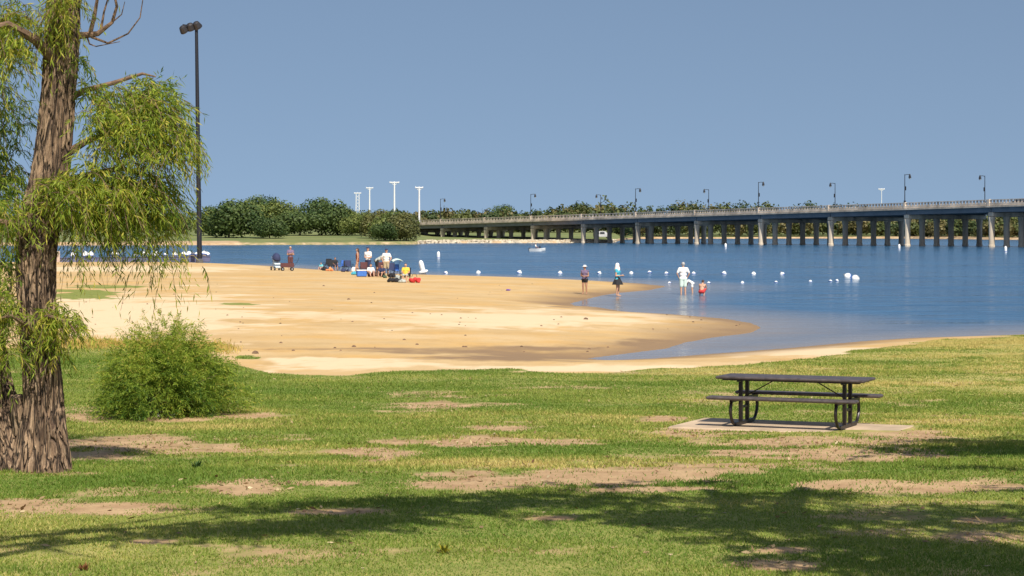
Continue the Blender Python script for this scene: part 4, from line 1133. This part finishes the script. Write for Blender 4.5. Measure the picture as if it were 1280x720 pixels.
def person(label, loc, H, rz, kind, skin='fair', hair='brown', shirt=None, sleeve=.6, pants=None, leg=.75, hat=None, longhair=False, skirt=None, suit=None, name='person', hat_mat=None, shoes=None):
    root = tag(empty(name, loc, rz), label, 'person')
    J = pose_points(H, kind); h = H
    A = []
    def c(a, ra, b, rb): A.append((J[a] if isinstance(a,str) else a, ra*h, J[b] if isinstance(b,str) else b, rb*h))
    up = (J['neck']-J['pel']).normalized()
    fwd = V((0,1,0)); fwd = (fwd-up*fwd.dot(up)); fwd = fwd.normalized() if fwd.length > .2 else V((0,0,-1))
    waist = J['pel'].lerp(J['chest'], .5)
    xr = V((1,0,0))*h
    c(J['hpL'], .062, J['hpR'], .062); c(waist-xr*.035,.058,waist+xr*.035,.058); c(J['chest']-xr*.050,.066,J['chest']+xr*.050,.066)
    c(J['pel'],.062,waist,.060); c(waist,.060,J['chest'],.068); c(J['chest'],.064,J['neck'],.040)
    c('shL',.036,'shR',.036)
    c('neck',.031,'head',.030)
    hd = J['head']; c(hd+up*.012*h,.051,hd+up*.024*h-fwd*.012*h,.050); c(hd-up*.02*h+fwd*.012*h,.038,hd+up*.0*h,.046)
    c(hd+fwd*.052*h-up*.004*h,.008,hd+fwd*.060*h-up*.010*h,.008)                 # nose
    for s_ in (-1,1): c(hd+xr*s_*.047,.010,hd+xr*s_*.050-fwd*.006*h,.011)          # ears
    for n, s_ in (('L',-1),('R',1)):
        c('sh'+n,.033,'el'+n,.024); c('el'+n,.025,'wr'+n,.016)
        c('hp'+n,.055,'kn'+n,.036); c('kn'+n,.035,'an'+n,.021); c('an'+n,.021,'ft'+n,.017)
        # hand: palm and five fingers
        d = (J['wr'+n]-J['el'+n]).normalized(); w = J['wr'+n]
        sd = d.cross(V((0,1,.2))); sd = sd.normalized() if sd.length > .1 else V((1,0,0)); pn = d.cross(sd).normalized()
        pe = w+d*.045*h
        c(w,.014,pe+sd*.010*h,.013); c(w,.014,pe-sd*.010*h,.013)
        for q, fl in ((-1.6,.036),(-.55,.044),(.5,.047),(1.55,.040)):
            b0 = pe+sd*q*.0085*h; k1 = b0+d*fl*.55*h+pn*.006*h
            c(b0,.0062,k1,.0058); c(k1,.0058,k1+d*fl*.42*h+pn*.014*h,.005)
        tb = w+d*.014*h+sd*.012*h*(-s_); c(tb,.007,tb+d*.026*h+sd*.02*h*(-s_)+pn*.008*h,.006)
    capblob('body', A, SKIN[skin], root, max(.012, .0112*h), 2)
    for s_ in (-1,1):
        m = MB(); e_ = hd+up*.003*h+fwd*.0475*h+xr*s_*.018; m.capsule(e_,.006*h,e_+fwd*.001*h,.006*h,6); m.build('eye', M_eye, root)
    m = MB(); e_ = hd-up*.027*h+fwd*.0475*h; m.capsule(e_-xr*.012,.004*h,e_+xr*.012,.004*h,6); m.build('mouth', M_lip, root)
    # hair
    hb = [(hd+up*.026*h-fwd*.012*h,.053*h,hd+up*.020*h-fwd*.018*h,.053*h)]
    if longhair: hb += [(hd-fwd*.025*h,.045*h,J['neck']-fwd*.045*h-up*.035*h,.034*h),(hd+xr*.03-fwd*.02*h,.03*h,J['neck']+xr*.04-fwd*.03*h,.024*h),(hd-xr*.03-fwd*.02*h,.03*h,J['neck']-xr*.04-fwd*.03*h,.024*h)]
    else: hb += [(hd-fwd*.02*h,.048*h,hd-up*.014*h-fwd*.022*h,.040*h)]
    capblob('hair', hb, HAIR[hair], root, .012*h, 2)
    def part(nm, caps, m_): capblob(nm, [(a if not isinstance(a,str) else J[a], ra*h, b if not isinstance(b,str) else J[b], rb*h) for a,ra,b,rb in caps], m_, root, .0115*h, 2)
    if shirt is not None:
        cp = [(J['pel']-xr*.045,.066,J['pel']+xr*.045,.066),(waist-xr*.04,.068,waist+xr*.04,.068),(J['chest']-xr*.052,.074,J['chest']+xr*.052,.074),
              (J['pel'],.07,J['chest'],.074),(J['chest'],.072,J['neck']-up*.03*h,.050),('shL',.043,'shR',.043)]
        for n in 'LR': cp.append((J['sh'+n],.043,J['sh'+n].lerp(J['el'+n],sleeve) if sleeve <= 1 else J['el'+n],.036))
        if sleeve > 1:
            for n in 'LR': cp.append((J['el'+n],.034,J['el'+n].lerp(J['wr'+n],.9),.027))
        part('shirt', cp, shirt)
    if suit is not None:
        part('swimsuit', [(J['hpL'],.068,J['hpR'],.068),(J['pel'],.068,J['chest'],.074),(waist-xr*.04,.064,waist+xr*.04,.064),(J['chest']-xr*.05,.073,J['chest']+xr*.05,.073)], suit)
    if pants is not None:
        cp = [(J['hpL'],.070,J['hpR'],.070),(J['pel']-xr*.03,.07,J['pel']+xr*.03,.07)]
        for n in 'LR':
            if leg <= 1: cp.append((J['hp'+n],.066,J['hp'+n].lerp(J['kn'+n],leg),.054))
            else: cp += [(J['hp'+n],.064,J['kn'+n],.045),(J['kn'+n],.045,J['an'+n],.034)]
        part('shorts' if leg <= 1 else 'trousers', cp, pants)
    if skirt is not None:
        m = MB(); n_ = 28; v = []; f = []
        for j,(r,z) in enumerate(((.078,.60),(.105,.53),(.15,.45),(.185,.37),(.19,.36),(.17,.365),(.09,.53))):
            for k in range(n_):
                a = 2*math.pi*k/n_; rr = r*(1+.10*math.sin(a*6)*(j in (2,3,4)))
                v.append((math.cos(a)*rr*h, math.sin(a)*rr*.85*h, z*h))
        for j in range(6):
            for k in range(n_): f.append((j*n_+k,j*n_+(k+1)%n_,(j+1)*n_+(k+1)%n_,(j+1)*n_+k))
        m.add(v,f); m.build('skirt', skirt, root, True)
    if hat is not None:
        Mh = hat_mat; q = up.to_track_quat('Z','Y').to_matrix(); m = MB(); o_ = hd+up*.042*h-fwd*.008*h
        if hat == 'cap':
            m.lathe([(.054*h,-.012*h),(.056*h,.006*h),(.047*h,.032*h),(.025*h,.044*h),(.004*h,.046*h)], o_, 16, q)
            b0 = o_+fwd*.05*h; m.box(b0+fwd*.022*h-up*.004*h, (.072*h,.062*h,.008*h), None, .003*h)
        elif hat == 'brim':
            m.lathe([(.095*h,-.012*h),(.098*h,-.008*h),(.058*h,.002*h),(.055*h,.03*h),(.035*h,.046*h),(.004*h,.048*h)], o_, 18, q)
        elif hat == 'tall':     # towel-like wrap hanging over head and shoulders
            m.lathe([(.085*h,-.17*h),(.084*h,-.10*h),(.066*h,-.03*h),(.062*h,.01*h),(.05*h,.04*h),(.02*h,.06*h),(.003*h,.062*h)], o_-fwd*.014*h, 16, q)
        m.build({'cap':'cap','brim':'sun_hat','tall':'head_wrap'}[hat], Mh, root, True)
    return root
g = on_ground
def feet(px, py, z=None):
    p = g(px, py); return p
W_ = cloth('white',(.78,.77,.74)); NAVY = cloth('navy',(.03,.04,.10)); MAROON = cloth('maroon',(.10,.035,.035)); KHAKI = cloth('khaki',(.42,.33,.20)); GREY = cloth('grey',(.40,.42,.38))
TEAL = cloth('teal',(.06,.38,.50)); BLACK = cloth('black',(.015,.015,.018)); RED = cloth('red',(.55,.04,.04)); YEL = cloth('yellow',(.75,.50,.06)); BLUE = cloth('blue',(.05,.16,.50)); AQUA = cloth('aqua',(.15,.55,.60)); PALEG = cloth('palegreen',(.62,.74,.66)); LIME = cloth('lime',(.55,.75,.05)); RUST = cloth('rust',(.24,.07,.04)); PURP = cloth('purple',(.16,.12,.20)); ORNG = cloth('orange',(.70,.26,.10))
# lake-side group
person('man in dark shirt and dark shorts standing with folded arms by the stroller', feet(363,337), 1.80, R(195), 'folded', 'tan', 'grey', PURP, .6, MAROON, .85)
person('woman with long dark hair in a rust swimsuit standing amid the beach party', feet(447,342), 1.72, R(95), 'step', 'fair', 'brown', None, .6, None, .7, longhair=True, suit=RUST)
person('man in white shirt and navy cap standing beside the woman in rust', feet(460,343.5), 1.78, R(150), 'front', 'fair', 'brown', W_, .7, NAVY, 2, hat='cap', hat_mat=NAVY)
person('person in grey shirt bending over bags at the middle of the beach party', feet(471,343.5), 1.74, R(-75), 'bend', 'tan', 'black', GREY, .7, BLACK, .8)
person('man in white shirt, khaki shorts and dark cap standing in the beach party', feet(483,345), 1.70, R(170), 'hips', 'fair', 'brown', W_, .7, KHAKI, .95, hat='cap', hat_mat=NAVY)
person('child in aqua top sitting on the sand at the left of the beach party', feet(402,337.5), 1.15, R(150), 'ground', 'fair', 'brown', AQUA, .6, PURP, .8)
person('person in light shirt sitting low in front of the man with navy cap', feet(463,346), 1.5, R(200), 'ground', 'fair', 'brown', W_, .6, MAROON, .8)
person('person in yellow shirt sitting on the front beach chair', feet(507,353), 1.45, R(175), 'sit', 'fair', 'brown', YEL, .6, GREY, .95)
# water's edge
person('teenager in dark swimwear and white cap standing on the sand spit', feet(731,368), 1.50, R(160), 'front', 'tan', 'brown', PURP, .1, BLACK, .35, hat='brim', hat_mat=W_)
person('woman in teal top and black skirt with white head wrap at the water edge', feet(772,370.5), 1.66, R(-115), 'front', 'fair', 'brown', TEAL, .3, None, .7, skirt=BLACK, hat='tall', hat_mat=W_)
def wade(px, py, depth):
    x, y = W(px, py); return V((x, y, -depth))
person('man in white t-shirt and pale shorts wading with his back to the lawn', wade(854,368,.10), 1.80, R(5), 'hips', 'fair', 'grey', W_, .75, PALEG, .9)
person('child in white top stooping in the shallows beside the wading man', wade(865.5,366.5,.08), 1.15, R(75), 'bend', 'fair', 'brown', W_, .5, W_, .6)
person('bare backed child in red shorts crouching in the shallow water', wade(877,369.5,.05), 1.40, R(-20), 'crouch', 'fair', 'brown', None, .6, RED, .85)
for k, (dx, lab) in enumerate(((-.2,'person in white sitting at the helm of the small boat'),)):
    person(lab, boat_pos+V((dx,0,.12)), 1.6, R(-110), 'sit', 'tan', 'brown', W_, .7, NAVY, .9)

# ------------------------------------------------------------------ beach gear
M_chrome = paint('frame_grey', (.30,.30,.32), .35, .1, 8, .7, 0)
def camp_chair(label, loc, rz, c, s=1.0, canopy=None):
    root = tag(empty('camp_chair', loc, rz), label, 'chair', 'folding chairs of the beach party'); root.scale = (s,)*3
    for sx in (-1,1):
        m = MB(); m.tube([(sx*.27,-.24,0),(sx*.25,.24,.44)], .014, 6); m.build('leg', M_dark, root)
        m = MB(); m.tube([(sx*.27,.24,0),(sx*.25,-.24,.44),(sx*.26,-.34,.92)], .014, 6); m.build('leg', M_dark, root)
        m = MB(); m.box((sx*.29,.0,.62), (.07,.5,.025), None, .01); m.build('armrest', c, root)
        m = MB(); m.tube([(sx*.27,.22,.42),(sx*.28,.22,.62)], .012, 6); m.build('arm_post', M_dark, root)
    m = MB(); n = 7; v=[]; f=[]
    for i in range(n):
        for j in range(n):
            u_, w = i/(n-1)*2-1, j/(n-1)*2-1; v.append((u_*.26, w*.24, .43-.05*(1-u_*u_)))
    for i in range(n-1):
        for j in range(n-1): f.append((i*n+j,(i+1)*n+j,(i+1)*n+j+1,i*n+j+1))
    b = len(v); v += [(p[0],p[1],p[2]-.02) for p in v]; f += [tuple(q+b for q in reversed(t)) for t in f]
    m.add(v,f); m.build('seat', c, root, True)
    m = MB(); v=[]; f=[]
    for i in range(n):
        for j in range(n):
            u_, w = i/(n-1)*2-1, j/(n-1); v.append((u_*.26, -.24-.11*w-.05*(1-u_*u_), .42+.5*w))
    for i in range(n-1):
        for j in range(n-1): f.append((i*n+j,(i+1)*n+j,(i+1)*n+j+1,i*n+j+1))
    b = len(v); v += [(p[0],p[1]-.02,p[2]) for p in v]; f += [tuple(q+b for q in reversed(t)) for t in f]
    m.add(v,f); m.build('backrest', c, root, True)
    if canopy is not None:
        m = MB(); v=[]; f=[]
        for i in range(9):
            for j in range(6):
                u_, w = i/8*2-1, j/5; v.append((u_*.42, -.36+.75*w, 1.22+.16*(1-u_*u_)-.25*(w-.4)**2))
        for i in range(8):
            for j in range(5): f.append((i*6+j,(i+1)*6+j,(i+1)*6+j+1,i*6+j+1))
        b = len(v); v += [(p[0],p[1],p[2]-.02) for p in v]; f += [tuple(q+b for q in reversed(t)) for t in f]
        m.add(v,f); m.build('canopy', canopy, root, True)
        for sx in (-1,1):
            m = MB(); m.tube([(sx*.26,-.34,.9),(sx*.38,-.2,1.24)], .012, 6); m.build('canopy_post', M_dark, root)
camp_chair('black folding chair right beside the seated child in aqua', feet(409,337), R(160), BLACK, 1.0)
camp_chair('navy folding chair, second from the left in the beach party', feet(418,338), R(190), NAVY, .95)
camp_chair('blue folding chair, third from the left in the beach party', feet(427,338.5), R(150), BLUE, .95)
camp_chair('dark folding chair left of the woman in rust', feet(436,339.5), R(200), NAVY, .95)
camp_chair('blue folding chair with a pale sunshade at the right of the beach party', feet(496,345), R(200), BLUE, .8, PALEG)
camp_chair('black low chair under the person in the yellow shirt', feet(507,352.6)+V((0,.05,-.09)), R(175), BLACK, .95)
camp_chair('dark red folding chair behind the bending person', feet(476,344), R(170), MAROON, .9)
def bag(label, loc, rz, c, sx, sy, sz, strap=True, name='beach_bag'):
    root = tag(empty(name, loc, rz), label, 'bag')
    rb_ = random.Random(int(abs(loc[0])*1000)); caps = []
    sx *= .8
    for q in range(9):
        xa = rb_.uniform(-.38,.38)*sx; ya = rb_.uniform(-.3,.3)*sy; za = rb_.uniform(.2,.62)*sz*(1-abs(xa)/sx*.5); ra = rb_.uniform(.16,.27)*sz
        caps.append(((xa,ya,max(za,ra*.9)),ra,(xa+rb_.uniform(-.25,.25)*sx,ya+rb_.uniform(-.1,.1),ra*.9),ra*rb_.uniform(.7,1.1)))
    capblob('body', [(V(a),ra,V(b),rb) for a,ra,b,rb in caps], c, root, .022, 1)
    if strap:
        m = MB(); m.tube([(-sx*.2,0,sz*.72),(-sx*.12,0,sz*1.15),(sx*.12,0,sz*1.15),(sx*.2,0,sz*.72)], .014, 5); m.build('handle', M_dark, root)
bag('blue beach bag at the feet of the woman in rust', feet(450,344.5), .3, BLUE, .75, .4, .42)
bag('dark duffel bag, leftmost of the front pile', feet(492,353), .1, BLACK, .8, .4, .36)
bag('grey bag in the front pile beside the yellow shirt', feet(498,352.5), -.2, GREY, .6, .4, .55)
bag('red beach bag lying right of the yellow shirt', feet(518,353.5), -.15, RED, .95, .5, .42)
bag('orange bag at the foot of the black folding chair', feet(413,338.8), .2, ORNG, .7, .4, .38)
bag('dark bag on the sand left of the man in white shirt', feet(432,340), .2, NAVY, .7, .4, .4)
bag('white bag heaped on the sand beside the navy chair', feet(441,340), .4, W_, .6, .4, .5)
bag('small purple bundle lying alone on the open sand', feet(636,363.5), .2, cloth('violet',(.14,.06,.30)), .35, .2, .14, False)
bag('small green ball bag on the sand below the beach party', feet(481,347.5), .2, cloth('darkgreen',(.05,.09,.05)), .3, .25, .25, False)
def cooler(label, loc, rz, c):
    root = tag(empty('cooler', loc, rz), label, 'cooler')
    m = MB(); m.box((0,0,.18), (.6,.36,.34), None, .04); m.build('body', c, root)
    m = MB(); m.box((0,0,.39), (.63,.39,.07), None, .03); m.build('lid', W_, root)
    m = MB(); m.tube([(-.32,0,.30),(-.36,0,.5),(.36,0,.5),(.32,0,.30)], .014, 5); m.build('handle', M_dark, root)
cooler('blue cooler with white lid in front of the woman in rust', feet(452,346), .2, BLUE)
def umbrella(label, loc):
    root = tag(empty('beach_umbrella', loc, 0), label, 'umbrella')
    M_ = Matrix.Rotation(R(22),3,'Y')
    m = MB(); n=16; v=[]; f=[]
    for j,(r,z) in enumerate(((.62,.0),(.5,.16),(.3,.28),(.05,.33))):
        for k in range(n): a=2*math.pi*k/n; v.append(M_@V((r*math.cos(a),r*math.sin(a),z-.03*(k%2)*(j==0)))+V((0,0,1.1)))
    for j in range(3):
        for k in range(n): f.append((j*n+k,j*n+(k+1)%n,(j+1)*n+(k+1)%n,(j+1)*n+k))
    m.add(v,f); m.build('canopy', cloth('greygreen',(.45,.48,.38)), root, True)
    m = MB(); m.tube([M_@V((0,0,.34))+V((0,0,1.1)), V((-.35,0,-.1))], .016, 6); m.build('pole', M_chrome, root)
def stroller(label, loc, rz, can, body, name='stroller'):
    root = tag(empty(name, loc, rz), label, 'stroller')
    for sx in (-1,1):
        m = MB(); m.tube([(sx*.26,-.42,.14),(sx*.26,.1,.5),(sx*.26,.42,1.0)], .016, 6); m.build('frame_side', M_chrome, root)
        m = MB(); m.tube([(sx*.26,.38,.14),(sx*.26,-.05,.6)], .016, 6); m.build('frame_strut', M_chrome, root)
        for y in (-.42,.38):
            m = MB(); m.tube([(sx*.27,y,.14),(sx*.33,y,.14)], .14, 12); w = m.build('wheel', M_tyre, root)
            m = MB(); m.tube([(sx*.262,y,.14),(sx*.338,y,.14)], .07, 10); m.build('hub', M_rim, w)
    m = MB(); m.tube([(-.26,.42,1.0),(.26,.42,1.0)], .02, 6); m.build('handlebar', M_dark, root)
    m = MB(); m.box((0,-.02,.50), (.46,.5,.12), Matrix.Rotation(R(10),3,'X'), .04); m.box((0,.2,.72), (.46,.1,.48), Matrix.Rotation(R(-20),3,'X'), .04); m.build('seat', body, root)
    m = MB(); m.box((0,.0,.24), (.44,.55,.16), None, .04); m.build('basket', body, root)
    m = MB(); v=[]; f=[]
    for i in range(9):
        for j in range(8):
            th = math.pi*i/8; ph = R(-30)+R(150)*j/7
            v.append((-.30*math.cos(th), .12-.42*math.sin(th)*math.cos(ph), .86+.42*math.sin(th)*math.sin(ph)))
    for i in range(8):
        for j in range(7): f.append((i*8+j,(i+1)*8+j,(i+1)*8+j+1,i*8+j+1))
    m.add(v,f); o = m.build('canopy', can, root, True)
    sm = o.modifiers.new('thickness','SOLIDIFY'); sm.thickness = .02
stroller('stroller with dark rounded canopy and pale seat on the sand', feet(346,338), R(25), NAVY, cloth('paleblue',(.55,.66,.72)))
def wagon(label, loc, rz):
    root = tag(empty('beach_wagon', loc, rz), label, 'wagon')
    m = MB(); m.box((0,0,.30), (.95,.5,.05)); 
    for s_ in (-1,1): m.box((0,s_*.235,.44), (.95,.03,.25)); m.box((s_*.46,0,.44), (.03,.44,.25))
    m.build('tub', MAROON, root)
    for sx in (-1,1):
        for sy in (-1,1):
            m = MB(); m.tube([(sx*.34,sy*.24,.13),(sx*.34,sy*.31,.13)], .13, 12); w = m.build('wheel', M_tyre, root)
            m = MB(); m.tube([(sx*.34,sy*.235,.13),(sx*.34,sy*.315,.13)], .06, 8); m.build('hub', M_rim, w)
    m = MB(); m.tube([(.48,0,.3),(.75,0,.7),(.85,0,.95)], .015, 6); m.tube([(.85,-.12,.95),(.85,.12,.95)], .018, 6); m.build('pull_handle', M_dark, root)
wagon('low dark red wagon between the stroller and the standing man', feet(359,338.6), R(10))
# a van parked on the far bank under the bridge
vd = 590.0; vx = (753-640)/F*vd
car((vx, vd, far_z(vx, vd)+.01), R(8), (.45,.45,.45), 'white van parked on the far bank beneath the bridge', 'white_van', True)

camp_chair('black folding chair just behind the orange bag', feet(414,338.2), R(205), BLACK, .9)
camp_chair('black folding chair between the two navy bags', feet(432,339.0), R(170), BLACK, .95)
camp_chair('dark folding chair at the left of the blue chair with sunshade', feet(489,345.2), R(190), NAVY, .9)
camp_chair('dark red folding chair at the left elbow of the man in navy cap', feet(455,344), R(185), MAROON, .9)
bag('dark backpack leaning against the black chair by the seated child', feet(406,338.3), .2, BLACK, .45, .35, .5)
bag('teal towel heap behind the cooler', feet(444,343.6), .5, TEAL, .5, .4, .35, False)
bag('dark brown bag under the bending person', feet(470,345.6), .2, cloth('brown',(.10,.05,.03)), .7, .4, .4)
bag('black bag right of the man in khaki shorts', feet(490,347), .1, BLACK, .6, .4, .4)
bag('grey towel heap between the front duffel bag and the yellow shirt', feet(502,353.4), .4, GREY, .5, .3, .3, False)
person('person in navy shirt sitting on the sand right of the bending person', feet(478,346.3), 1.45, R(160), 'ground', 'tan', 'black', NAVY, .6, BLACK, .8)
person('person in dark shirt sitting in the chair beside the orange bag', feet(419,338.2), 1.5, R(200), 'sit', 'tan', 'brown', BLACK, .6, NAVY, .9)
def debris():
    rs = np.random.RandomState(77); m = MB(); n = 0
    while n < 110:
        px = rs.uniform(60, 930); py = rs.choice([rs.uniform(345,440), rs.normal(402,5), rs.normal(434,3), rs.uniform(352,400)])
        p = on_ground(px, py)
        if p.z < .04: continue
        n += 1; s_ = rs.uniform(.02,.055)*(1.8 if rs.uniform() < .06 else 1)
        m.lathe([(s_*.5,-.02),(s_,.0),(s_*.7,s_*.5),(s_*.2,s_*.7)], p, 5)
    tag(m.build('beach_debris', paint('debris', (.16,.10,.06), .95, .5, 3)), 'small dark pebbles and driftwood bits scattered on the sand', 'debris', kind='stuff')
debris()
